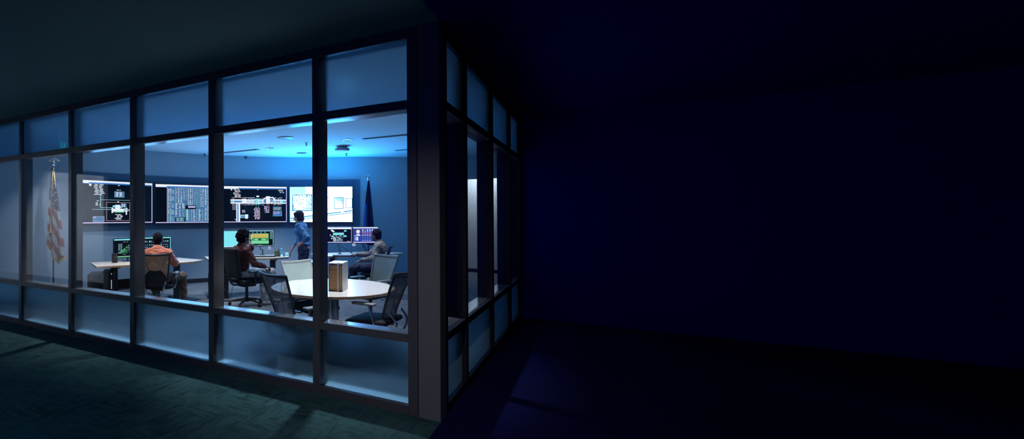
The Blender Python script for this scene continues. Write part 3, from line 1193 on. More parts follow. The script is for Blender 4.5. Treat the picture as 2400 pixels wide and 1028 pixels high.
def pic_pump(s):
    s.rect(0, 0, 1, 1, K, 0)
    s.frame(0, 0, 1, 1, L_, 0.015, 1)
    s.rect(0, 0.88, 1, 1, W_, 2)
    s.rect(0, 0, 1, 0.05, L_, 2)
    s.rect(0.28, 0.50, 0.68, 0.62, CN, 2)
    s.frame(0.26, 0.35, 0.70, 0.66, T_, 0.02, 3)
    for k in range(7):
        s.rect(0.28 + k * .055, 0.08, 0.31 + k * .055, 0.20 + R.uniform(0, .15), R.choice([W_, L_, T_, PK]), 4)
    for (x, y) in ((0.18, .76), (.2, .36), (.18, .22), (.70, .38), (.7, .72), (.22, .7)):
        s.rect(x, y, x + R.uniform(.06, .12), y + .09, R.choice([CN, W_, T_]), 4)
    for k in range(16):
        s.text(R.uniform(.25, .6), R.uniform(.2, .5), .07, R.choice([T_, W_]), .02, 5, 2)
    s.rect(0.14, 0.42, 0.17, 0.55, PK, 4)
    s.text(0.82, 0.08, 0.12, W_, 0.02, 4, 2)


def pic_dash(s):
    s.rect(0, 0, 1, 1, NV, 0)
    s.rect(0, 0.93, 1, 1, W_, 2)
    s.rect(0, 0, 1, 0.06, L_, 2)
    s.disc(0.2, 0.72, 0.085, O_, 3, 20)
    s.disc(0.2, 0.72, 0.065, W_, 4, 20)
    s.rect(0.13, 0.49, 0.27, 0.56, W_, 3)
    s.rect(0.05, 0.44, 0.3, 0.47, W_, 3)
    s.rect(0.06, 0.14, 0.11, 0.38, T_, 3)
    s.rect(0.13, 0.14, 0.2, 0.38, W_, 3)
    for k in range(5):
        x = 0.36 + k * 0.095
        s.disc(x + .03, 0.82, 0.028, W_ if k != 1 else O_, 4)
        s.rect(x, 0.68, x + .06, 0.72, W_, 4)
        s.rect(x, 0.56, x + .08, 0.61, RD, 4)
        s.rect(x, 0.47, x + .06, 0.51, W_, 4)
        s.rect(x, 0.35, x + .05, 0.37, PK, 4)
        for j in range(3):
            s.rect(x, 0.13 + j * .07, x + .06, 0.16 + j * .07, B_ if j else L_, 4)
    s.line(0.22, 0.2, 0.3, 0.22, RD, 0.008, 5)


def monitor(pic, label, o, d, z0, rz, desk_z, stand='stand', w=MWD, h=MHT):
    p = at(o, d, 0)
    t = thing('monitor', label, 'monitor', (p.x, p.y, desk_z + 0.001), rz)
    zz = z0 - desk_z
    b = BM()
    box(b, -w / 2 - .012, w / 2 + .012, 0.001, 0.035, zz - .016, zz + h + .012, 0.004)
    box(b, -w * .25, w * .25, 0.035, 0.06, zz + .05, zz + h - .06, 0.008)
    link('casing', b, M_BLACK, t)
    s = Screen(w, h)
    pic(s)
    s.done(t, (0, 0, zz), 'screen')
    b = BM()
    if stand == 'stand':
        tube(b, [(0, 0.085, 0.006), (0, 0.085, zz + h * .45), (0, 0.055, zz + h * .5)], 0.014, 8)
        box(b, -0.10, 0.10, -0.03, 0.14, 0, 0.012, 0.004)
        link('stand', b, M_DARK, t)
    else:
        tube(b, smooth_path([(0.02, 0.16, 0.004), (0.02, 0.16, zz * .55), (0.03 * stand, 0.14, zz * .7), (0.0, 0.06, zz + h * .5)], 5), 0.013, 8)
        lathe(b, [(0.05, 0), (0.05, .012), (0.02, .02), (0.0001, .02)], 16, c=(0.02, 0.16))
        link('monitor_arm', b, M_DARK, t)
    return t


hA = heading(-0.583, 0.812)   # direction the back of the left desk screens looks
m1 = monitor(pic_tree, 'left monitor with a green tree shaped plot on the left desk', -2.975, 8.66, 0.835, hA, 0.75)
m2 = monitor(pic_status, 'monitor with teal status rows behind the salmon shirt man', -2.62, 9.24, 0.838, hA, 0.75)
hB = heading(-0.05, 1)
monitor(pic_blank, 'monitor with blank cyan screen behind the curly head', -1.27, 9.62, 0.945, heading(-.22, 1), 0.75, 1)
monitor(pic_boiler, 'monitor with the yellow and green diagram on the middle desk', -0.635, 9.88, 0.952, hB, 0.75, -1, w=0.50)
hC = heading(0.06, 1)
monitor(pic_pump, 'monitor with black pump diagram on the right desk', 0.995, 10.05, 1.005, hC, 0.75, -1)
monitor(pic_dash, 'monitor with royal blue dashboard beside the seated man on the right', 1.55, 10.0, 1.005, heading(-.05, 1), 0.75, -1)


def deskmesh(bm, poly, z0, z1):
    prism(bm, poly, z0, z1, 0, 1)


def local_poly(pts, org):
    return [(x - org[0], y - org[1]) for x, y in pts]


def desk(name, label, pts, z, legs, bar=None, cat='desk'):
    cx = sum(p[0] for p in pts) / len(pts)
    cy = sum(p[1] for p in pts) / len(pts)
    t = thing(name, label, cat, (cx, cy, 0))
    b = BM()
    deskmesh(b, local_poly(pts, (cx, cy)), z - 0.03, z)
    link('tabletop', b, [M_WOOD, M_EDGE], t)
    for (x, y, a) in legs:
        b = BM()
        M = Matrix.Translation((x - cx, y - cy, 0)) @ Matrix.Rotation(a, 4, 'Z')
        box(b, -0.055, 0.055, -0.035, 0.035, 0.03, z - 0.032, 0.005, M=M)
        box(b, -0.04, 0.04, -0.33, 0.33, 0.001, 0.035, 0.005, M=M)
        box(b, -0.03, 0.03, -0.28, 0.28, z - 0.06, z - 0.031, 0.003, M=M)
        link('leg', b, M_DARK, t)
    if bar:
        (x0, y0), (x1, y1), zb0, zb1 = bar
        b = BM()
        L = math.hypot(x1 - x0, y1 - y0)
        M = Matrix.Translation((x0 - cx, y0 - cy, 0)) @ Matrix.Rotation(math.atan2(y1 - y0, x1 - x0), 4, 'Z')
        box(b, 0, L, -0.012, 0.012, zb0, zb1, 0.002, M=M)
        link('modesty_panel', b, M_BLACK, t)
    return t


# left desk
A_ = [(-6.63, 1.52), (-5.89, 1.13), (-5.70, 1.50), (-5.50, 1.88), (-5.27, 2.24), (-5.16, 2.60), (-5.25, 2.97), (-6.06, 3.06), (-6.37, 2.30)]
dirA = math.atan2(1.11, 0.42)
desk('desk', 'pale maple topped desk at the left with the salmon shirt man', A_, 0.75,
     [(-6.10, 1.62, dirA), (-5.72, 2.72, dirA)], ((-6.12, 1.70), (-5.80, 2.62), 0.30, 0.46))
# middle desk
B_p = [(-5.76, 3.51), (-5.21, 3.04), (-4.90, 3.40), (-4.60, 3.74), (-4.34, 3.99), (-4.24, 4.30), (-4.42, 4.70), (-4.66, 4.78)]
dirB = math.radians(48)
desk('desk', 'pale maple topped desk in the middle under the piping diagram display', B_p, 0.75,
     [(-5.22, 3.52, dirB), (-4.57, 4.24, dirB)])
# right desk
C_p = [(-4.33, 5.36), (-3.72, 4.80), (-3.40, 5.15), (-3.06, 5.70), (-2.78, 6.10), (-2.62, 6.50), (-2.78, 6.66), (-3.55, 6.35)]
dirC = math.radians(48)
desk('desk', 'pale topped desk at the right below the bright picture display', C_p, 0.75,
     [(-3.80, 5.35, dirC), (-3.10, 6.14, dirC)])

# ------------------------------------------------------------------ small desk items
def dkobj(name, label, cat, o, d, z, h, mat, build, smooth=False, group=None):
    p = at(o, d, z)
    bm = BM()
    build(bm)
    ob = link(name, bm, mat, smooth=smooth, loc=p, rot=(0, 0, h))
    return tag(ob, label, cat, group)


def keyboard(label, o, d, h):
    p = at(o, d, 0.751)
    t = thing('keyboard', label, 'keyboard', p, h)
    b = BM()
    box(b, -0.23, 0.23, -0.075, 0.075, 0, 0.018, 0.004)
    link('base', b, M_BLACK, t)
    b = BM()
    for r in range(5):
        for c in range(17):
            box(b, -0.218 + c * .0255, -0.197 + c * .0255, -0.066 + r * .026, -0.045 + r * .026, 0.0185, 0.025)
    link('keys', b, M_DARK, t)
    return t


keyboard('black keyboard on the middle desk under the yellow green monitor', -0.56, 9.52, heading(-.15, 1))
keyboard('dark keyboard on the right desk under the reaching hand', 1.05, 9.62, heading(.1, 1))
keyboard('black keyboard in front of the salmon shirt man', -2.55, 8.72, hA)


def mouse(label, o, d, h):
    p = at(o, d, 0.751)
    b = BM()
    ellipsoid(b, (0, 0, 0.014), (0.032, 0.055, 0.020), 14, 8)
    for v in b.verts:
        v.co.z = max(v.co.z, 0.0)
    return tag(link('computer_mouse', b, M_BLACK, smooth=True, loc=p, rot=(0, 0, h)), label, 'mouse')


mouse('black mouse left of the keyboard on the middle desk', -0.885, 9.42, hB)
mouse('black mouse right of the keyboard under the reaching hand', 1.40, 9.55, hC)

# pen cup
p = at(-0.30, 9.66, 0.751)
t = thing('pen_cup', 'green pen cup with yellow and blue items on the middle desk', 'pen cup', p)
b = BM()
box(b, -0.045, 0.045, -0.045, 0.045, 0, 0.115, 0.004)
link('cup', b, principled('olive_mesh', (0.10, 0.13, 0.06), 0.5), t)
b = BM()
ellipsoid(b, (0.0, -0.02, 0.125), (0.02, 0.02, 0.018), 10, 6)
link('yellow_note_ball', b, principled('yellow_plastic', (0.8, 0.62, 0.08), 0.5), t)
b = BM()
box(b, -0.05, 0.045, -0.02, 0.03, 0.135, 0.152, 0.004)
cyl(b, (-0.03, 0.0, 0.11), (-0.035, 0, 0.14), 0.006, seg=8)
cyl(b, (0.02, 0.0, 0.11), (0.025, 0, 0.14), 0.006, seg=8)
link('marker', b, principled('navy_plastic', (0.02, 0.02, 0.12), 0.4), t)
p = at(-0.255, 9.66, 0.751)
b = BM()
box(b, -0.02, 0.02, -0.012, 0.012, 0, 0.17, 0.006, M=Matrix.Rotation(0.3, 4, 'Y'))
tag(link('highlighter', b, principled('cyan_plastic', (0.15, 0.6, 0.75), 0.4), loc=p), 'cyan blue bottle leaning right of the pen cup', 'bottle')
# glass tumbler
p = at(-0.17, 9.72, 0.751)
b = BM()
lathe(b, [(0.026, 0), (0.032, 0.11), (0.030, 0.11), (0.024, 0.005), (0.0001, 0.005)], 16)
M_TG = principled('tumbler_glass', (0.35, 0.45, 0.55), 0.1)
tag(link('drinking_glass', b, M_TG, smooth=True, loc=p), 'slim drinking glass between the pen cup and the tissue', 'glass')
# crumpled tissue
p = at(-0.125, 9.90, 0.751)
b = BM()
ellipsoid(b, (0, 0, 0.025), (0.09, 0.06, 0.034), 16, 10)
for v in b.verts:
    v.co += Vector((R.uniform(-1, 1), R.uniform(-1, 1), R.uniform(-1, 1))) * 0.009
    v.co.z = max(v.co.z, 0.001)
tag(link('tissue', b, principled('cyan_tissue', (0.35, 0.75, 0.8), 0.8), loc=p), 'crumpled pale cyan tissue beside the woman\'s hand', 'tissue')
# sticky notes under the middle monitor
for (o, l, w) in ((-0.81, 'white note taped under the left corner of the middle monitor', .05), (-0.47, 'white note taped under the right corner of the middle monitor', .06)):
    p = at(o, 9.875, 0.875)
    b = BM()
    box(b, -w / 2, w / 2, -0.001, 0.001, 0, 0.068)
    tag(link('sticky_note', b, M_PAPER, loc=p, rot=(0, 0, hB)), l, 'note')
p = at(1.30, 9.98, 0.935)
b = BM()
box(b, -.035, .035, -0.001, 0.001, 0, 0.058)
tag(link('sticky_note', b, M_PAPER, loc=p, rot=(0, 0, hC)), 'white note hanging under the blue dashboard monitor', 'note')
# desk speakers
p = at(-3.155, 8.44, 0.751)
t = thing('desk_speaker', 'slim black speaker at the left end of the left desk', 'speaker', p, hA)
b = BM()
box(b, -0.04, 0.04, -0.05, 0.05, 0.0, 0.165, 0.012)
link('cabinet', b, M_BLACK, t)
b = BM()
lathe(b, [(0.028, 0), (0.03, 0.004), (0.0001, 0.004)], 16)
link('cone', b, M_DARK, t, loc=(0, -0.0505, 0.10), rot=(PI / 2, 0, 0))
p = at(-1.02, 9.78, 0.751)
t = thing('desk_speaker', 'slim dark speaker between the cyan and the yellow green monitor', 'speaker', p, hB)
b = BM()
box(b, -0.022, 0.022, -0.04, 0.04, 0.16, 0.32, 0.008)
cyl(b, (0, 0, 0.005), (0, 0, 0.165), 0.007, seg=8)
lathe(b, [(0.045, 0), (0.045, 0.01), (0.0001, 0.012)], 16)
link('cabinet', b, M_DARK, t)
# computer tower & cabinet below left desk
p = at(-3.115, 8.02, 0)
t = thing('computer_tower', 'black computer tower with a column of blue lights under the left desk', 'computer', p, heading(-.25, 1))
b = BM()
box(b, -0.10, 0.10, -0.01, 0.42, 0.001, 0.64, 0.006)
link('case', b, M_BLACK, t)
for k in range(7):
    b = BM()
    ellipsoid(b, (0.06, -0.014, (0.36 + 0.026 * k) if k < 6 else 0.60), (0.007, 0.004, 0.009), 8, 6)
    link('indicator_light', b, emit('led_blue', (0.45, 0.8, 1.0), 1.3), t)
p = at(-3.335, 7.98, 0)
t = thing('drawer_pedestal', 'dark drawer pedestal under the left end of the left desk', 'cabinet', p, heading(-.25, 1))
b = BM()
box(b, -0.10, 0.10, 0.0, 0.45, 0.001, 0.60, 0.004)
link('body', b, M_DARK, t)
for k in range(3):
    b = BM()
    box(b, -0.09, 0.09, -0.016, -0.001, 0.03 + k * .185, 0.205 + k * .185, 0.003)
    dr = link('drawer', b, M_DARK, t)
    b = BM()
    box(b, -0.06, 0.04, -0.026, -0.017, 0.16 + k * .18, 0.172 + k * .18, 0.002)
    link('handle', b, M_GREYPL, dr)
# box below middle desk with pale lettering
p = at(-1.36, 9.0, 0)
t = thing('power_supply_unit', 'black box with pale lettering under the left end of the middle desk', 'power supply', p, heading(-.4, 1))
b = BM()
box(b, -0.16, 0.16, 0, 0.36, 0.001, 0.46, 0.006)
link('case', b, M_BLACK, t)
b = BM()
for k, (w, x) in enumerate(((.018, -.02), (.015, .005), (.004, .028), (.02, .045))):
    box(b, x, x + w, -0.003, -0.001, 0.36, 0.385)
link('lettering', b, M_PAPER, t)
# pedestal behind woman
p = at(0.42, 9.75, 0)
t = thing('drawer_pedestal', 'low pedestal with pale cyan top behind the standing woman', 'cabinet', p, heading(0, 1))
b = BM()
box(b, -0.20, 0.20, 0, 0.5, 0.001, 0.60, 0.004)
link('body', b, M_GREYPL, t)
b = BM()
box(b, -0.21, 0.21, -0.01, 0.51, 0.601, 0.625, 0.004)
link('top', b, principled('pale_cyan_top', (0.45, 0.7, 0.75), 0.4), t)
for k in range(3):
    b = BM()
    box(b, -0.19, 0.19, -0.016, -0.001, 0.02 + k * .19, 0.20 + k * .19, 0.003)
    link('drawer', b, M_GREYPL, t)


def cable(name, label, pts, r=0.006, mat=None):
    b = BM()
    tube(b, smooth_path(pts, 6), r, 6)
    return tag(link(name, b, mat or M_BLACK, smooth=True), label, 'cable')


def PT(o, d, z):
    return at(o, d, z)


cable('power_cable', 'black cable tangle on the floor left of the curly haired man\'s chair', [PT(-1.38, 9.0, .30), PT(-1.20, 8.9, .10), PT(-1.35, 8.85, .012), PT(-1.1, 8.8, .012), PT(-1.25, 8.7, .012), PT(-.95, 8.75, .012), PT(-1.05, 8.9, .012)])
cable('power_cable', 'thin cable hanging under the middle desk at its left leg', [PT(-1.25, 9.5, .70), PT(-1.22, 9.45, .5), PT(-1.16, 9.4, .3), PT(-1.2, 9.3, .012)], 0.004)
cable('monitor_cable', 'looping cable under the two right desk monitors', [PT(0.95, 10.1, 1.0), PT(1.08, 10.12, .90), PT(1.2, 10.15, .82), PT(1.30, 10.16, .77)], 0.006)
cable('monitor_cable', 'drooping cable from the blue dashboard monitor', [PT(1.60, 10.08, 1.02), PT(1.5, 10.12, .90), PT(1.35, 10.14, .87), PT(1.25, 10.16, .77)], 0.006)
cable('monitor_cable', 'curved cable behind the green plot monitor on the left desk', [PT(-2.80, 8.95, .87), PT(-2.86, 8.93, .80), PT(-2.95, 8.9, .757)], 0.005)
cable('power_cable', 'thin cable hanging below the left desk top', [PT(-2.72, 8.6, .715), PT(-2.68, 8.6, .6), PT(-2.75, 8.65, .4), PT(-2.8, 8.7, .35)], 0.005)

# ------------------------------------------------------------------ round table
TC = (-1.615, 1.285)
t = thing('round_table', 'round pale meeting table near the glass with two binders on it', 'table', (TC[0], TC[1], 0))
b = BM()
lathe(b, [(0.0001, 0.708), (0.700, 0.708), (0.716, 0.712), (0.716, 0.738), (0.712, 0.740), (0.0001, 0.740)], 72, mi=0)
for f in b.faces:
    c = f.calc_center_median()
    if math.hypot(c.x, c.y) > 0.708 or c.z < 0.715:
        f.material_index = 1
link('tabletop', b, [M_TABLE, M_EDGE], t)
b = BM()
for k in range(4):
    a = k * PI / 2 + .3
    cyl(b, (0.055 * math.cos(a), 0.055 * math.sin(a), 0.05), (0.055 * math.cos(a), 0.055 * math.sin(a), 0.69), 0.022, seg=14)
box(b, -0.2, 0.2, -0.2, 0.2, 0.690, 0.7075, 0.003)
link('pedestal', b, M_CHROME, t, True)
for k in range(4):
    a = k * PI / 2 + .3
    b = BM()
    M = Matrix.Rotation(a, 4, 'Z')
    box(b, 0.03, 0.46, -0.03, 0.03, 0.02, 0.05, 0.008, M=M)
    cyl(b, M @ Vector((0.43, 0, 0.001)), M @ Vector((0.43, 0, 0.02)), 0.02, seg=10)
    link('foot', b, M_DARK, t)


def binder(label, o, d, h, w):
    p = at(o, d, 0.7412)
    t = thing('binder', label, 'binder', p, h, group='binders on the round table')
    b = BM()
    box(b, -w / 2, -w / 2 + .005, 0, 0.27, 0, 0.31, 0.001, 1)
    box(b, w / 2 - .005, w / 2, 0, 0.27, 0, 0.31, 0.001, 1)
    box(b, -w / 2 + .005, w / 2 - .005, 0.265, 0.27, 0, 0.31, 0.001, 1)
    box(b, -w / 2 + .005, w / 2 - .005, 0.0, 0.265, 0.296, 0.31, 0.001, 1)
    link('cover', b, M_PLASTICW, t)
    b = BM()
    z = 0.006
    i = 0
    while z < 0.272:
        e = R.uniform(0, .004)
        box(b, -w / 2 + .008, w / 2 - .008, 0.012 + e, 0.262, z, z + .018)
        z += .0185
        i += 1
    link('pages', b, M_BROWNP, t)
    return t


hb = heading(.34, 1)
binder('thick white binder with brown page edges, left one, beside the mullion', 0.447, 5.20, hb, 0.105)
binder('white binder with plain white side cover, right one of the pair', 0.526, 5.173, hb, 0.052)
# ------------------------------------------------------------------ chairs
M_MESH_L = mesh_fabric('pale_mesh', (0.34, 0.44, 0.42), 0.10)
M_MESH_D = mesh_fabric('grey_mesh', (0.17, 0.21, 0.27), 0.14)
M_MESH_Y = mesh_fabric('straw_mesh', (0.55, 0.42, 0.25), 0.14)
M_FR_D = principled('dark_chair_frame', (0.05, 0.06, 0.07), 0.25, 0.4)
M_FR_L = principled('pale_chair_frame', (0.40, 0.44, 0.42), 0.3, 0.2)


def back_pt(s, t, rec=0.0):
    """point on the mesh back: s -1..1 across, t 0..1 up"""
    w = 0.165 + 0.075 * t ** 1.3 + 0.012 * math.sin(PI * t)
    z = 0.50 + 0.48 * t
    y = -0.205 - 0.02 * math.sin(PI * t * .9) - 0.16 * t ** 1.5 + 0.045 * s * s
    z -= 0.012 * (1 - s * s) * t * t
    return Vector((w * s, y - rec * t, z))


def mesh_chair(label, loc, rz, mesh, frame, lumbar=False, group=None, seat_mat=None):
    t = thing('office_chair', label, 'chair', loc, rz, group)
    # backrest mesh
    b = BM()
    NS, NT = 14, 14
    g = [[b.verts.new(back_pt(-1 + 2 * i / NS, j / NT)) for i in range(NS + 1)] for j in range(NT + 1)]
    for j in range(NT):
        for i in range(NS):
            b.faces.new((g[j][i], g[j][i + 1], g[j + 1][i + 1], g[j + 1][i]))
    bk = link('backrest', b, mesh, t, True)
    b = BM()
    N = 12
    loop = [back_pt(-1 + 2 * i / N, 1) for i in range(N + 1)] + [back_pt(1, 1 - i / N) for i in range(1, N + 1)] + \
           [back_pt(1 - 2 * i / N, 0) for i in range(1, N + 1)] + [back_pt(-1, i / N) for i in range(1, N)]
    rr = []
    for i in range(len(loop)):
        rr.append(0.018 if i <= N else 0.014)
    tube(b, loop, rr, 8, closed=True)
    link('backrest_frame', b, frame, t, True)
    for sg in (-1, 1):
        b = BM()
        pts = [back_pt(sg * (0.86 - 0.50 * math.sin(PI * .5 * min(1, (1 - k / 10) * 1.2))), k / 10) + Vector((0, -0.004, 0)) for k in range(10, -1, -1)]
        tube(b, pts, 0.0028, 5)
        link('seam', b, M_DARK, bk)
    if lumbar:
        b = BM()
        ellipsoid(b, (0, -0.245, 0.47), (0.20, 0.016, 0.27), 24, 16)
        for v in b.verts:
            v.co.z = max(v.co.z, 0.46)
            v.co.y -= 0.02 * max(0, v.co.z - .55) * 6
        link('lumbar_pad', b, M_BLACK, t, True)
    # seat
    b = BM()
    box(b, -0.25, 0.25, -0.22, 0.25, 0.425, 0.485, 0.028, 4)
    for v in b.verts:
        if v.co.y > 0.1:
            v.co.z -= 0.35 * (v.co.y - 0.1) ** 1.3
    link('seat', b, seat_mat or M_BLKFAB, t, True)
    # rear U tube
    b = BM()
    tube(b, smooth_path([(-0.17, -0.23, 0.56), (-0.15, -0.30, 0.47), (-0.11, -0.28, 0.36), (0, -0.22, 0.33), (0.11, -0.28, 0.36), (0.15, -0.30, 0.47), (0.17, -0.23, 0.56)], 5), 0.012, 8)
    link('back_support', b, M_CHROME, t, True)
    for sg in (-1, 1):
        b = BM()
        tube(b, smooth_path([(sg * 0.10, -0.10, 0.40), (sg * 0.27, -0.12, 0.43), (sg * 0.295, -0.10, 0.55), (sg * 0.285, -0.06, 0.64)], 5), 0.013, 8)
        ar = link('armrest', b, M_CHROME, t, True)
        b = BM()
        box(b, sg * 0.28 - 0.042, sg * 0.28 + 0.042, -0.13, 0.13, 0.643, 0.668, 0.011, 3)
        for v in b.verts:
            if v.co.y > 0.06:
                v.co.x = sg * 0.28 + (v.co.x - sg * 0.28) * (1 - (v.co.y - .06) * 5)
        link('arm_pad', b, M_GREYPL, ar, True)
    b = BM()
    box(b, -0.10, 0.10, -0.12, 0.12, 0.37, 0.424, 0.012)
    cyl(b, (0, 0, 0.12), (0, 0, 0.37), 0.025, seg=14)
    link('gas_column', b, M_BLACK, t, True)
    star_base(t)
    return t


def star_base(t):
    b = BM()
    lathe(b, [(0.045, 0.07), (0.045, 0.13), (0.0001, 0.13)], 16)
    for k in range(5):
        a = 2 * PI * k / 5 + .31
        d = Vector((math.cos(a), math.sin(a), 0))
        tube(b, [d * 0.03 + Vector((0, 0, 0.11)), d * 0.16 + Vector((0, 0, 0.10)), d * 0.30 + Vector((0, 0, 0.073))], [0.028, 0.022, 0.015], 8)
    link('star_base', b, M_DARK, t, True)
    for k in range(5):
        a = 2 * PI * k / 5 + .31
        d = Vector((math.cos(a), math.sin(a), 0))
        n = Vector((-d.y, d.x, 0))
        b = BM()
        c = d * 0.30 + Vector((0, 0, 0.031))
        cyl(b, c - n * .024, c - n * .006, 0.030, seg=16)
        cyl(b, c + n * .006, c + n * .024, 0.030, seg=16)
        cyl(b, c - n * .006, c + n * .006, 0.012, seg=8)
        cyl(b, c, c + Vector((0, 0, .04)), 0.008, seg=8)
        link('caster', b, M_BLACK, t, True)


def stuffed_chair(label, loc, rz):
    t = thing('office_chair', label, 'chair', loc, rz)
    b = BM()
    box(b, -0.24, 0.24, -0.31, -0.225, 0.50, 1.02, 0.035, 4)
    for v in b.verts:
        v.co.y -= 0.16 * (v.co.z - .5) + 0.0
        v.co.y += 0.35 * v.co.x ** 2
        if v.co.z < .62:
            v.co.x *= 0.88
    link('backrest', b, M_BLKFAB, t, True)
    b = BM()
    box(b, -0.26, 0.26, -0.22, 0.26, 0.40, 0.48, 0.035, 4)
    link('seat', b, M_BLKFAB, t, True)
    b = BM()
    tube(b, smooth_path([(0, -0.08, 0.385), (0, -0.28, 0.39), (0, -0.345, 0.52), (0, -0.36, 0.62)], 5), 0.028, 8, flat=.5)
    link('back_support', b, M_BLACK, t, True)
    for sg in (-1, 1):
        b = BM()
        tube(b, [(sg * 0.12, 0.0, 0.40), (sg * 0.29, 0.0, 0.41), (sg * 0.30, 0.0, 0.60)], 0.02, 8)
        ar = link('armrest', b, M_BLACK, t, True)
        b = BM()
        box(b, sg * 0.30 - 0.045, sg * 0.30 + 0.045, -0.13, 0.14, 0.60, 0.63, 0.012, 3)
        link('arm_pad', b, M_DARK, ar, True)
    b = BM()
    box(b, -0.11, 0.11, -0.13, 0.13, 0.34, 0.399, 0.012)
    cyl(b, (0, 0, 0.12), (0, 0, 0.35), 0.028, seg=14)
    link('gas_column', b, M_BLACK, t, True)
    star_base(t)
    return t


def chair_at(o, d, fo, fd, **k):
    return at(o, d), heading(fo, fd)


TG = 'meeting chairs around the round table'
p, h = chair_at(0.07, 4.95, .82, .57)
mesh_chair('dark framed grey mesh chair at the left front of the round table', p, h, M_MESH_D, M_FR_D, group=TG)
p, h = chair_at(0.90, 5.15, -.82, .57)
mesh_chair('dark framed blue grey mesh chair at the right front, nearest the column', p, h, M_MESH_D, M_FR_D, group=TG)
p, h = chair_at(0.25, 5.93, .60, -.80)
mesh_chair('pale mesh chair behind the left side of the round table', p, h, M_MESH_L, M_FR_L, group=TG)
p, h = chair_at(1.13, 6.86, -.82, -.57)
mesh_chair('pale mesh chair with dark arms behind the right side of the round table', p, h, M_MESH_L, M_FR_L, group=TG)

# work chairs
p1c, h1c = chair_at(-2.17, 7.72, -.06, 1)
mesh_chair('straw coloured mesh chair holding the man in salmon shirt', p1c, h1c, M_MESH_Y, M_FR_D, lumbar=True)
p2c, h2c = chair_at(-0.80, 8.36, .80, .60)
stuffed_chair('black upholstered high back chair holding the curly haired man', p2c, h2c)
p4c, h4c = chair_at(1.60, 9.30, -.96, .28)
mesh_chair('dark mesh chair holding the man at the right desk', p4c, h4c, M_MESH_D, M_FR_D)

# ------------------------------------------------------------------ flags
def flag_mesh(b, outline, colour_fn, nu=44, nv=60, nf=2.2):
    """draped flag hanging at a pole (local origin = pole axis). outline: top z, left x, left z, middle z, right x, right z at the hem"""
    zt, xl, zl, zm, xr, zr = outline
    g = []
    for j in range(nv + 1):
        v = j / nv
        row = []
        for i in range(nu + 1):
            u = i / nu
            zb = zl + (zm - zl) * min(1, u / .62) if u < .62 else zm + (zr - zm) * (u - .62) / .38
            z = zt + (zb - zt) * v
            e = v ** 0.75
            x0, x1 = -0.012 + (xl + .012) * e, 0.022 + (xr - .022) * v ** 0.9
            ph = u * nf * 2 * PI + v * 0.8
            x = x0 + (x1 - x0) * u + 0.010 * v * math.sin(ph)
            y = -0.028 - 0.040 * (0.25 + .75 * v) * math.cos(ph) - 0.02 * v
            row.append(b.verts.new((x, y, z)))
        g.append(row)
    for j in range(nv):
        for i in range(nu):
            f = b.faces.new((g[j][i], g[j][i + 1], g[j + 1][i + 1], g[j + 1][i]))
            f.material_index = colour_fn((i + .5) / nu, (j + .5) / nv)
    return g


def flag_on_pole(label, loc, rz, mats, colour_fn, stars, outline, fringe=True):
    t = thing('flag', label, 'flag', loc, rz)
    b = BM()
    cyl(b, (0, 0, 0.05), (0, 0, 2.42), 0.013, seg=12)
    link('pole', b, principled('dark_wood_pole', (0.05, 0.035, 0.03), 0.35), t, True)
    b = BM()
    lathe(b, [(0.15, 0.001), (0.155, 0.012), (0.14, 0.03), (0.05, 0.045), (0.022, 0.09), (0.0001, 0.09)], 24)
    link('stand', b, M_GOLD, t, True)
    b = BM()   # eagle finial
    ellipsoid(b, (0, 0, 2.44), (0.028, 0.028, 0.022), 12, 8)
    ellipsoid(b, (0, 0, 2.50), (0.022, 0.026, 0.042), 12, 8)
    ellipsoid(b, (0, -0.012, 2.548), (0.014, 0.02, 0.015), 10, 6)
    for sg in (-1, 1):
        for k in range(4):
            M = Matrix.Rotation(sg * (0.35 + .28 * k), 4, 'Y')
            ellipsoid(b, (sg * (0.022 + 0.012 * k), 0.004, 2.525 - 0.006 * k), (0.010, 0.006, 0.045), 8, 6, M=M)
    link('eagle_finial', b, M_SILVER, t, True)
    b = BM()
    g = flag_mesh(b, outline, colour_fn)
    if stars:
        nv, nu = len(g) - 1, len(g[0]) - 1
        for r in range(9):
            for c in range(3):
                vv = 0.045 + 0.045 * r
                uu = 0.14 + 0.30 * c + (0.15 if r % 2 else 0)
                if uu > .95:
                    continue
                j, i = int(vv * nv), int(uu * nu)
                P0, P1, P2 = g[j][i].co, g[j][min(i + 1, nu)].co, g[j + 1][i].co
                u = (P1 - P0).normalized()
                n = u.cross(P2 - P0).normalized()
                v = n.cross(u)
                for sd in (1, -1):
                    ring = []
                    for q in range(10):
                        rr = 0.021 if q % 2 == 0 else 0.009
                        an = q * PI / 5
                        ring.append(b.verts.new(P0 + n * 0.004 * sd + (u * math.cos(an) + v * math.sin(an)) * rr))
                    b.faces.new(ring).material_index = 1
    fl = link('cloth', b, mats, t, True)
    if fringe:
        b = BM()
        nv, nu = 60, 46
        pts = [v.copy() for v in [Vector(m) for m in EDGE]]
        for k in range(len(pts) - 1):
            p0, p1 = pts[k], pts[k + 1]
            q = [b.verts.new(p0), b.verts.new(p1), b.verts.new(p1 - Vector((0, 0, .045))), b.verts.new(p0 - Vector((0, 0, .045)))]
            b.faces.new(q)
        link('fringe', b, M_GOLD, t)
        b = BM()
        tube(b, smooth_path([(0.012, -0.02, 2.40), (0.02, -0.065, 2.25), (0.0, -0.075, 1.8), (-0.005, -0.075, 1.42)], 5), 0.006, 6)
        cyl(b, (-0.005, -0.075, 1.42), (-0.005, -0.075, 1.30), 0.012, 0.02, seg=10)
        tube(b, smooth_path([(0.014, -0.02, 2.40), (0.05, -0.05, 2.2), (0.065, -0.055, 2.05)], 5), 0.006, 6)
        link('cord', b, M_GOLD, t, True)
    return t


EDGE = []


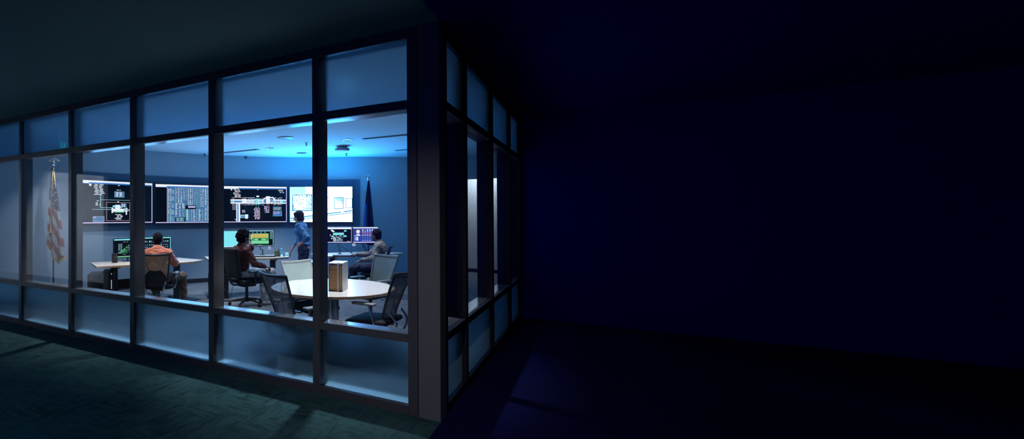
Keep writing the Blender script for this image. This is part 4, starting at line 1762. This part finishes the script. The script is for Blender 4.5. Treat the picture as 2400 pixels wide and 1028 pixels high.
def usa(u, v):
    if v < 0.40 + 0.08 * u:
        return 2
    return 1 if int((v - 0.30 * u) * 10 + 10) % 2 == 0 else 0


US_OUT = (2.385, -0.085, 1.10, 0.80, 0.215, 0.90)
_t = BM()
_g = flag_mesh(_t, US_OUT, usa)
EDGE = [Vector(v.co) for v in _g[-1]]
_t.free()
M_RED = principled('flag_red', (0.24, 0.035, 0.035), 0.8)
M_FWH = principled('flag_white', (0.38, 0.39, 0.41), 0.8)
M_FBL = principled('flag_blue', (0.02, 0.03, 0.09), 0.8)
pf = at(-4.055, 8.06)
flag_on_pole('draped red and white striped flag with white stars on blue, gold fringe, at left', pf, heading(0, 1), [M_RED, M_FWH, M_FBL], usa, True, US_OUT)
pr = at(1.842, 11.45)
flag_on_pole('dark blue furled flag on a pole right of the bright display', pr, heading(-.25, 1),
             [principled('flag_dark_navy', (0.006, 0.008, 0.03), 0.8), principled('flag_royal', (0.04, 0.22, 0.75), 0.6), principled('flag_brown', (0.06, 0.04, 0.03), 0.9)],
             lambda u, v: 1 if (u < 0.30 and v > 0.36) else (2 if (v > .66 and .45 < u < .6) else 0), False, (2.42, -0.20, 0.95, 0.85, 0.16, 0.9), fringe=False)

# brown box in the lobby
b = BM()
box(b, -0.14, 0.14, -0.12, 0.12, 0.001, 0.30, 0.004)
tag(link('cardboard_box', b, principled('cardboard', (0.34, 0.20, 0.12), 0.9, noise=(20, .1)), loc=(-1.05, 10.02, 0)), 'small brown box standing at the foot of the white lobby wall', 'box')

# ------------------------------------------------------------------ people (smooth blended implicit bodies, meshed with surface nets)
def sdf_mesh(prims, h, name, mat, parent, jitter=None):
    """prims: ('c', a, b, ra, rb, k) tapered capsules, ('e', centre, radii, rot3x3 or None, k) ellipsoids"""
    lo = np.full(3, 1e9)
    hi = -lo
    for p in prims:
        if p[0] == 'c':
            a, b_ = np.array(p[1], float), np.array(p[2], float)
            r = max(p[3], p[4])
            lo = np.minimum(lo, np.minimum(a, b_) - r)
            hi = np.maximum(hi, np.maximum(a, b_) + r)
        else:
            c = np.array(p[1], float)
            r = max(p[2])
            lo = np.minimum(lo, c - r)
            hi = np.maximum(hi, c + r)
    lo -= 4 * h
    hi += 4 * h
    n = np.ceil((hi - lo) / h).astype(int) + 1
    D = np.full(n, 0.2, np.float32)
    ax = [lo[i] + h * np.arange(n[i]) for i in range(3)]
    for p in prims:
        k = p[-1]
        if p[0] == 'c':
            a, b_ = np.array(p[1], float), np.array(p[2], float)
            m = max(p[3], p[4]) + 2.2 * k + 3 * h
            l, u = np.minimum(a, b_) - m, np.maximum(a, b_) + m
        else:
            c = np.array(p[1], float)
            m = max(p[2]) + 2.2 * k + 3 * h
            l, u = c - m, c + m
        i0 = np.clip(((l - lo) / h).astype(int), 0, n)
        i1 = np.clip(((u - lo) / h).astype(int) + 1, 0, n)
        X, Y, Z = np.meshgrid(ax[0][i0[0]:i1[0]], ax[1][i0[1]:i1[1]], ax[2][i0[2]:i1[2]], indexing='ij')
        if p[0] == 'c':
            ba = b_ - a
            L2 = max(float(ba @ ba), 1e-9)
            t = np.clip(((X - a[0]) * ba[0] + (Y - a[1]) * ba[1] + (Z - a[2]) * ba[2]) / L2, 0, 1)
            d = np.sqrt((X - a[0] - t * ba[0]) ** 2 + (Y - a[1] - t * ba[1]) ** 2 + (Z - a[2] - t * ba[2]) ** 2) - (p[3] + (p[4] - p[3]) * t)
        else:
            r = np.array(p[2], float)
            q = [X - c[0], Y - c[1], Z - c[2]]
            if p[3] is not None:
                Rm = np.array(p[3]).T
                q = [Rm[i][0] * q[0] + Rm[i][1] * q[1] + Rm[i][2] * q[2] for i in range(3)]
            k0 = np.sqrt(sum((q[i] / r[i]) ** 2 for i in range(3)))
            k1 = np.sqrt(sum((q[i] / r[i] ** 2) ** 2 for i in range(3)))
            d = k0 * (k0 - 1) / np.maximum(k1, 1e-6)
        S = D[i0[0]:i1[0], i0[1]:i1[1], i0[2]:i1[2]]
        hh = np.clip(0.5 + 0.5 * (S - d) / k, 0, 1)
        S[...] = S * (1 - hh) + d * hh - k * hh * (1 - hh)
    # surface nets
    ins = D < 0
    c8 = np.zeros(tuple(n - 1), np.int16)
    for dx in (0, 1):
        for dy in (0, 1):
            for dz in (0, 1):
                c8 += ins[dx:n[0] - 1 + dx, dy:n[1] - 1 + dy, dz:n[2] - 1 + dz]
    act = (c8 > 0) & (c8 < 8)
    idx = -np.ones(act.shape, int)
    cells = np.argwhere(act)
    idx[act] = np.arange(len(cells))
    acc = np.zeros((len(cells), 3))
    cnt = np.zeros(len(cells))
    offs = [(0, 0, 0), (1, 0, 0), (0, 1, 0), (1, 1, 0), (0, 0, 1), (1, 0, 1), (0, 1, 1), (1, 1, 1)]
    for i in range(8):
        for j in range(i + 1, 8):
            if sum(abs(offs[i][q] - offs[j][q]) for q in range(3)) != 1:
                continue
            va = D[cells[:, 0] + offs[i][0], cells[:, 1] + offs[i][1], cells[:, 2] + offs[i][2]]
            vb = D[cells[:, 0] + offs[j][0], cells[:, 1] + offs[j][1], cells[:, 2] + offs[j][2]]
            cr = (va < 0) != (vb < 0)
            t = np.where(cr, va / np.where(cr, va - vb, 1), 0)
            P = np.array(offs[i]) + t[:, None] * (np.array(offs[j]) - np.array(offs[i]))
            acc += P * cr[:, None]
            cnt += cr
    V = lo + h * (cells + acc / np.maximum(cnt, 1)[:, None])
    faces = []
    for axx in range(3):
        o1, o2 = [(1, 2), (2, 0), (0, 1)][axx]
        sl0 = [slice(0, n[i]) for i in range(3)]
        sl1 = [slice(0, n[i]) for i in range(3)]
        sl0[axx] = slice(0, n[axx] - 1)
        sl1[axx] = slice(1, n[axx])
        ch = ins[tuple(sl0)] != ins[tuple(sl1)]
        for e in np.argwhere(ch):
            if e[o1] == 0 or e[o2] == 0 or e[o1] >= n[o1] - 1 or e[o2] >= n[o2] - 1:
                continue
            q = []
            for (s1, s2) in ((1, 1), (0, 1), (0, 0), (1, 0)):
                cc = e.copy()
                cc[o1] -= s1
                cc[o2] -= s2
                q.append(int(idx[tuple(cc)]))
            if min(q) < 0:
                continue
            if ins[tuple(e)]:
                q = q
            else:
                q = q[::-1]
            faces.append(q)
    if jitter:
        ph = V * jitter[1]
        V = V + jitter[0] * np.stack([np.sin(ph[:, 1] * 1.3 + ph[:, 2]), np.sin(ph[:, 2] * 1.1 + ph[:, 0]), np.sin(ph[:, 0] * 1.2 + ph[:, 1])], 1)
    me = bpy.data.meshes.new(name)
    me.from_pydata([tuple(v) for v in V], [], faces)
    me.materials.append(mat)
    for p in me.polygons:
        p.use_smooth = True
    me.update()
    o = bpy.data.objects.new(name, me)
    COL.objects.link(o)
    o.parent = parent
    return o


def V3(*a):
    return np.array(a, float)


def rotm(yaw=0, pitch=0, roll=0):
    m = Matrix.Rotation(yaw, 3, 'Z') @ Matrix.Rotation(pitch, 3, 'X') @ Matrix.Rotation(roll, 3, 'Y')
    return np.array(m)


def hand(pr, wrist, d, up, curl=0.5, thumb=1, sc=1.0):
    """palm and five fingers; d = pointing direction, up = back of the hand"""
    d = d / np.linalg.norm(d)
    up = up - d * (up @ d)
    up = up / np.linalg.norm(up)
    s = np.cross(d, up) * thumb
    pc = wrist + d * 0.045 * sc
    for q in (-0.028, -0.009, 0.010, 0.028):
        pr.append(('c', wrist + d * .012 + s * q * .6, wrist + d * 0.082 * sc + s * q, 0.014 * sc, 0.0115 * sc, 0.008))
    for i, (q, L) in enumerate(((0.031, 0.070), (0.011, 0.080), (-0.010, 0.075), (-0.029, 0.058))):
        b0 = wrist + d * 0.086 * sc + s * q
        c1 = curl * (0.8 + .1 * i)
        d1 = d * math.cos(c1) - up * math.sin(c1)
        b1 = b0 + d1 * L * .5 * sc
        d2 = d * math.cos(c1 * 2) - up * math.sin(c1 * 2)
        b2 = b1 + d2 * L * .45 * sc
        pr.append(('c', b0, b1, 0.0095 * sc, 0.0085 * sc, 0.003))
        pr.append(('c', b1, b2, 0.0085 * sc, 0.007 * sc, 0.003))
    t0 = wrist + d * 0.028 * sc + s * 0.028
    t1 = t0 + (d * 0.7 + s * 0.7 - up * .25) * 0.036 * sc
    t2 = t1 + (d * 0.95 + s * 0.2 - up * .3) * 0.03 * sc
    pr.append(('c', t0, t1, 0.013 * sc, 0.0105 * sc, 0.005))
    pr.append(('c', t1, t2, 0.0105 * sc, 0.008 * sc, 0.003))


def person(label, loc, rz, J_, skin, shirt, pants, shoe, hair, style='short', long_sleeve=True, female=False, group='people working in the control room', sleeve=1.0):
    t = thing('person', label, 'person', loc, rz, group)
    hd = J_['head']
    RH = rotm(*J_['headrot'])
    fx, fy, fz = RH[:, 0], RH[:, 1], RH[:, 2]
    neck, chest, belly, hip = J_['neck'], J_['chest'], J_['belly'], J_['hip']
    s = 0.93 if female else 1.0
    sk = M_ = principled('skin_%s' % skin[0], skin[1], 0.55, noise=(30, .05))
    body = []
    # trunk
    body += [('e', chest, (0.155 * s, 0.10 * s, 0.15), J_.get('chestrot'), 0.04), ('e', belly, (0.13 * s, 0.095 * s, 0.12), J_.get('chestrot'), 0.05),
             ('e', hip, (0.155, 0.115, 0.10), None, 0.05)]
    body += [('c', neck, hd - fz * 0.06 - fy * .015, 0.055 * s, 0.050 * s, 0.025), ('c', chest + V3(0, 0, .06), neck, 0.075, 0.055, 0.04)]
    # head
    body += [('e', hd + fz * 0.025 - fy * .012, (0.073, 0.092, 0.088), RH, 0.02), ('e', hd - fz * 0.045 + fy * 0.022, (0.055, 0.065, 0.062), RH, 0.03),
             ('e', hd - fz * 0.092 + fy * 0.062, (0.022, 0.018, 0.016), RH, 0.02),
             ('c', hd + fz * 0.012 + fy * 0.080, hd - fz * 0.028 + fy * 0.101, 0.007, 0.013, 0.010),
             ('e', hd - fz * 0.058 + fy * 0.080, (0.022, 0.010, 0.009), RH, 0.008),
             ('e', hd + fz * 0.030 + fy * 0.074, (0.045, 0.012, 0.008), RH, 0.012)]
    for sg in (-1, 1):
        body.append(('e', hd + fx * 0.074 * sg - fz * 0.005 - fy * .01, (0.010, 0.020, 0.031), RH, 0.006))
    for sd in 'LR':
        sh, el, wr = J_['sh' + sd], J_['el' + sd], J_['wr' + sd]
        kn, an, toe, hp = J_['kn' + sd], J_['an' + sd], J_['toe' + sd], J_['hp' + sd]
        body += [('c', chest + V3(0, 0, .07), sh, 0.06, 0.052 * s, 0.04), ('c', sh, el, 0.050 * s, 0.038 * s, 0.03), ('c', el, wr, 0.038 * s, 0.025 * s, 0.012)]
        hand(body, wr, *J_['hand' + sd], sc=0.93 * s if female else 1.0)
        body += [('c', hp, kn, 0.080, 0.055, 0.04), ('c', kn, an, 0.052, 0.036, 0.02), ('c', an, toe, 0.036, 0.028, 0.015)]
    sdf_mesh(body, 0.0075, 'body', sk, t)
    # shirt
    g = 0.014
    sh_ = [('e', chest, (0.176 * s, 0.124 * s, 0.165), J_.get('chestrot'), 0.04), ('e', belly, (0.132 if female else 0.162, 0.105 if female else 0.128, 0.14), J_.get('chestrot'), 0.06),
           ('e', hip + V3(0, 0, .085 if female else .035), (0.158, 0.122, 0.06 if female else 0.075), None, 0.05), ('c', chest + V3(0, 0, .07), neck - V3(0, 0, 0.012), 0.092, 0.066, 0.06),
           ('e', neck + V3(0, 0.004, 0.004), (0.070, 0.070, 0.013), None, 0.004)]
    if female:
        for sg in (-1, 1):
            sh_.append(('e', chest + V3(0.06 * sg, 0.085, 0.0), (0.058, 0.05, 0.055), None, 0.04))
    for sd in 'LR':
        sh, el, wr = J_['sh' + sd], J_['el' + sd], J_['wr' + sd]
        end = el + (wr - el) * sleeve
        sh_ += [('c', chest + V3(0, 0, .08), sh, 0.068, 0.068 * s, 0.04), ('c', sh, el, 0.072 * s, 0.060 * s, 0.035), ('c', el, end, 0.060 * s, 0.043 * s, 0.015),
                ('c', end - (end - el) * .06, end, 0.043 * s, 0.043 * s, 0.006)]
        for q in range(3):   # soft creases at the elbow
            m_ = el + (sh - el) * (0.12 + 0.13 * q)
            sh_.append(('e', m_, (0.066 * s, 0.066 * s, 0.016), None, 0.010))
    sdf_mesh(sh_, 0.009, 'shirt', shirt, t, jitter=(0.0035, 42))
    pa = [('e', hip, (0.150 if female else 0.168, 0.115 if female else 0.128, 0.105), None, 0.05)]
    for sd in 'LR':
        kn, an, hp = J_['kn' + sd], J_['an' + sd], J_['hp' + sd]
        pa += [('c', hp, kn, 0.094, 0.068, 0.04), ('c', kn, an, 0.066, 0.052, 0.02)]
    sdf_mesh(pa, 0.010, 'trousers', pants, t, jitter=(0.003, 38))
    for sd in 'LR':
        an, toe = J_['an' + sd], J_['toe' + sd]
        dv = (toe - an)
        dv[2] = 0
        dv = dv / np.linalg.norm(dv)
        z0 = min(an[2], toe[2]) - .02
        base = V3(an[0], an[1], z0)
        sdf_mesh([('c', base - dv * .045 + V3(0, 0, .018), base + dv * .10 + V3(0, 0, .01), 0.040, 0.042, 0.02), ('c', base + dv * .09 + V3(0, 0, .006), base + dv * .15 + V3(0, 0, .002), 0.040, 0.032, 0.02),
                  ('c', base + V3(0, 0, .02), an + V3(0, 0, .02), 0.040, 0.045, 0.02)], 0.010, 'shoe', shoe, t)
    # hair
    hh = []
    if style == 'bald_short':
        hh += [('e', hd + fz * 0.038 - fy * .020, (0.0775, 0.093, 0.086), RH, 0.01), ('e', hd + fz * 0.0 - fy * .045, (0.070, 0.066, 0.085), RH, 0.02)]
    if style == 'short':
        hh += [('e', hd + fz * 0.047 - fy * .022, (0.082, 0.098, 0.088), RH, 0.01), ('e', hd - fz * 0.012 - fy * .050, (0.073, 0.064, 0.085), RH, 0.02)]
        for sg in (-1, 1):
            hh.append(('e', hd + fx * .066 * sg + fz * .03 - fy * .02, (0.018, 0.04, 0.05), RH, 0.02))
    if style == 'bob':
        hh += [('e', hd + fz * 0.045 - fy * .020, (0.088, 0.104, 0.090), RH, 0.01), ('e', hd - fz * 0.028 - fy * .050, (0.074, 0.060, 0.078), RH, 0.02)]
        for sg in (-1, 1):
            hh.append(('e', hd + fx * .070 * sg - fz * .012 - fy * .012, (0.020, 0.045, 0.070), RH, 0.015))
        hh.append(('e', hd + fz * .085 + fy * .050, (0.06, 0.035, 0.03), RH, 0.02))
    if style == 'curly':
        rr = random.Random(3)
        hh += [('e', hd + fz * 0.050 - fy * .025, (0.092, 0.104, 0.090), RH, 0.01), ('e', hd - fz * 0.02 - fy * .055, (0.086, 0.075, 0.095), RH, 0.02)]
        for k in range(190):
            th, ph = rr.uniform(0, 2 * PI), math.acos(rr.uniform(-0.75, 1))
            v = np.array([math.sin(ph) * math.cos(th), math.sin(ph) * math.sin(th), math.cos(ph)])
            if v[1] > 0.45 and v[2] < 0.55:
                continue
            c = hd + fz * .03 - fy * .03 + fx * v[0] * .108 + fy * v[1] * .120 + fz * v[2] * .120
            r = rr.uniform(.014, .026)
            hh.append(('e', c, (r, r, r), None, 0.006))
    sdf_mesh(hh, 0.006, 'hair', hair, t, jitter=(0.0012, 90) if style == 'curly' else None)
    for sg in (-1, 1):
        b = BM()
        c = hd + fx * 0.030 * sg + fy * 0.081 + fz * 0.012
        ellipsoid(b, c, (0.0115, 0.006, 0.006), 10, 6, M=Matrix(RH.tolist()))
        link('eye', b, principled('eye_dark', (0.02, 0.015, 0.012), 0.2), t, True)
        b = BM()
        c = hd + fx * 0.031 * sg + fy * 0.085 + fz * 0.031
        ellipsoid(b, c, (0.018, 0.005, 0.004), 8, 5, M=Matrix(RH.tolist()))
        link('eyebrow', b, hair, t, True)
    return t


M_HAIRB = principled('black_hair', (0.008, 0.007, 0.009), 0.85, spec=0.15, bump=(220, .6))
M_HAIRD = principled('dark_brown_hair', (0.018, 0.012, 0.012), 0.7, spec=0.25, bump=(200, .5))
M_SHOE = principled('dark_shoe_leather', (0.02, 0.02, 0.02), 0.4)
M_SHOEW = principled('pale_shoe', (0.5, 0.5, 0.5), 0.6)


def seated(sx=0.17):
    J_ = {}
    J_['hip'] = V3(0, -0.08, 0.57)
    J_['belly'] = V3(0, -0.10, 0.74)
    J_['chest'] = V3(0, -0.10, 0.92)
    J_['neck'] = V3(0, -0.09, 1.085)
    J_['head'] = V3(0, -0.06, 1.185)
    J_['headrot'] = (0, 0, 0)
    for sd, g in (('L', -1), ('R', 1)):
        J_['sh' + sd] = V3(g * sx, -0.10, 0.975)
        J_['hp' + sd] = V3(g * 0.09, -0.05, 0.565)
        J_['kn' + sd] = V3(g * 0.14, 0.40, 0.545)
        J_['an' + sd] = V3(g * 0.14, 0.42, 0.10)
        J_['toe' + sd] = V3(g * 0.15, 0.55, 0.045)
    return J_


# man in salmon shirt, seen from behind
J1 = seated(0.170)
J1['head'] = V3(-0.005, -0.02, 1.19)
J1['headrot'] = (0.05, -0.06, 0)
J1['neck'] = V3(0, -0.07, 1.075)
J1['elL'] = V3(-0.25, 0.06, 0.80)
J1['wrL'] = V3(-0.15, 0.27, 0.80)
J1['handL'] = (V3(0.2, 1, -0.05), V3(0, 0, 1), 0.25, 1)
J1['elR'] = V3(0.25, 0.06, 0.80)
J1['wrR'] = V3(0.16, 0.28, 0.80)
J1['handR'] = (V3(-0.2, 1, -0.05), V3(0, 0, 1), 0.25, -1)
J1['knR'] = V3(0.33, 0.34, 0.56)
J1['anR'] = V3(0.36, 0.30, 0.10)
J1['toeR'] = V3(0.42, 0.42, 0.045)
person('man in a salmon shirt seen from behind, seated in a straw mesh chair', p1c + Vector((0, 0, 0)), h1c, J1, ('brown', (0.22, 0.11, 0.07)),
       principled('salmon_cotton', (0.66, 0.22, 0.15), 0.85, noise=(14, .06), folds=(4.0, (1.0, 1.0, 4.5), 0.06)), principled('brown_trousers', (0.13, 0.08, 0.055), 0.85, folds=(5.0, (1.6, 1.6, 3.5), 0.05)), M_SHOE, M_HAIRB, 'bald_short', sleeve=0.93)

# curly haired man, hand at the chin
J2 = seated(0.175)
J2['neck'] = V3(0.0, -0.10, 1.08)
J2['head'] = V3(0.0, -0.04, 1.185)
J2['headrot'] = (-0.10, -0.05, 0)
J2['elL'] = V3(-0.27, 0.14, 0.82)
J2['wrL'] = V3(-0.07, 0.16, 1.01)
J2['handL'] = (V3(0.5, -0.35, 0.75), V3(-0.2, 1, 0.4), 1.0, 1)
J2['elR'] = V3(0.30, -0.03, 0.76)
J2['wrR'] = V3(0.24, 0.22, 0.69)
J2['handR'] = (V3(-0.05, 1, -0.30), V3(0, 0.25, 1), 0.5, -1)
J2['knL'] = V3(-0.13, 0.42, 0.55)
J2['knR'] = V3(0.16, 0.43, 0.575)
J2['anR'] = V3(0.17, 0.30, 0.11)
J2['toeR'] = V3(0.18, 0.42, 0.045)
person('curly haired man in a maroon sweater and pale trousers, hand at his chin', p2c, h2c, J2, ('tan', (0.42, 0.25, 0.19)),
       principled('maroon_knit', (0.15, 0.045, 0.035), 0.9, noise=(60, .12), folds=(4.0, (1.0, 1.0, 4.5), 0.06)), principled('pale_grey_trousers', (0.50, 0.52, 0.56), 0.85, folds=(5.0, (1.6, 1.6, 3.5), 0.05)), M_SHOEW, M_HAIRB, 'curly', sleeve=0.95)

# man at the right desk
J4 = seated(0.165)
J4['chest'] = V3(0, -0.12, 0.92)
J4['neck'] = V3(0, -0.10, 1.08)
J4['head'] = V3(0, -0.04, 1.185)
J4['headrot'] = (-0.25, -0.05, 0)
J4['elR'] = V3(0.22, 0.10, 0.80)
J4['wrR'] = V3(0.17, 0.36, 0.795)
J4['handR'] = (V3(-0.05, 1, -0.10), V3(0, 0, 1), 0.3, -1)
J4['elL'] = V3(-0.27, -0.02, 0.755)
J4['wrL'] = V3(-0.24, 0.22, 0.715)
J4['handL'] = (V3(0, 1, -0.5), V3(-0.3, 0.4, 1), 0.35, 1)
person('man in a grey brown sweater seated in profile at the right desk', p4c, h4c, J4, ('deep', (0.20, 0.10, 0.08)),
       principled('taupe_knit', (0.25, 0.225, 0.205), 0.9, noise=(60, .1), folds=(4.0, (1.0, 1.0, 4.5), 0.06)), principled('dark_trousers', (0.02, 0.025, 0.04), 0.85), M_SHOE, M_HAIRB, 'short', sleeve=0.92)

# standing woman leaning on the middle desk
JW = {}
JW['hip'] = V3(0, -0.02, 0.93)
JW['belly'] = V3(0, 0.0, 1.08)
JW['chest'] = V3(0, 0.035, 1.27)
JW['neck'] = V3(0, 0.055, 1.435)
JW['head'] = V3(0, 0.095, 1.545)
JW['headrot'] = (0.25, -0.22, 0)
JW['shL'] = V3(-0.165, 0.03, 1.365)
JW['shR'] = V3(0.165, 0.05, 1.365)
JW['elR'] = V3(0.20, 0.17, 1.10)
JW['wrR'] = V3(0.20, 0.335, 0.865)
JW['handR'] = (V3(0.0, 0.35, -0.85), V3(0.1, 1, 0.35), 0.35, -1)
JW['elL'] = V3(-0.33, -0.21, 1.15)
JW['wrL'] = V3(-0.175, -0.01, 1.01)
JW['handL'] = (V3(0.35, 0.9, -0.1), V3(-1, 0.3, 0.1), 0.45, 1)
for sd, g in (('L', -1), ('R', 1)):
    JW['hp' + sd] = V3(g * 0.085, -0.02, 0.92)
    JW['kn' + sd] = V3(g * 0.10, 0.02 + 0.03 * g, 0.50)
    JW['an' + sd] = V3(g * 0.11, -0.04 + 0.05 * g, 0.10)
    JW['toe' + sd] = V3(g * 0.12, 0.09 + 0.05 * g, 0.045)
pw = at(0.22, 9.45)
person('standing woman in a blue cardigan, one hand on the desk, one on her hip', pw, heading(-0.93, 0.37), JW, ('fair', (0.50, 0.25, 0.17)),
       principled('blue_cardigan', (0.05, 0.17, 0.36), 0.85, noise=(40, .08), folds=(4.0, (1.0, 1.0, 4.5), 0.06)), principled('dark_denim', (0.015, 0.03, 0.055), 0.8, folds=(5.0, (1.6, 1.6, 3.5), 0.05)), M_SHOE, M_HAIRD, 'bob', female=True, sleeve=0.42)
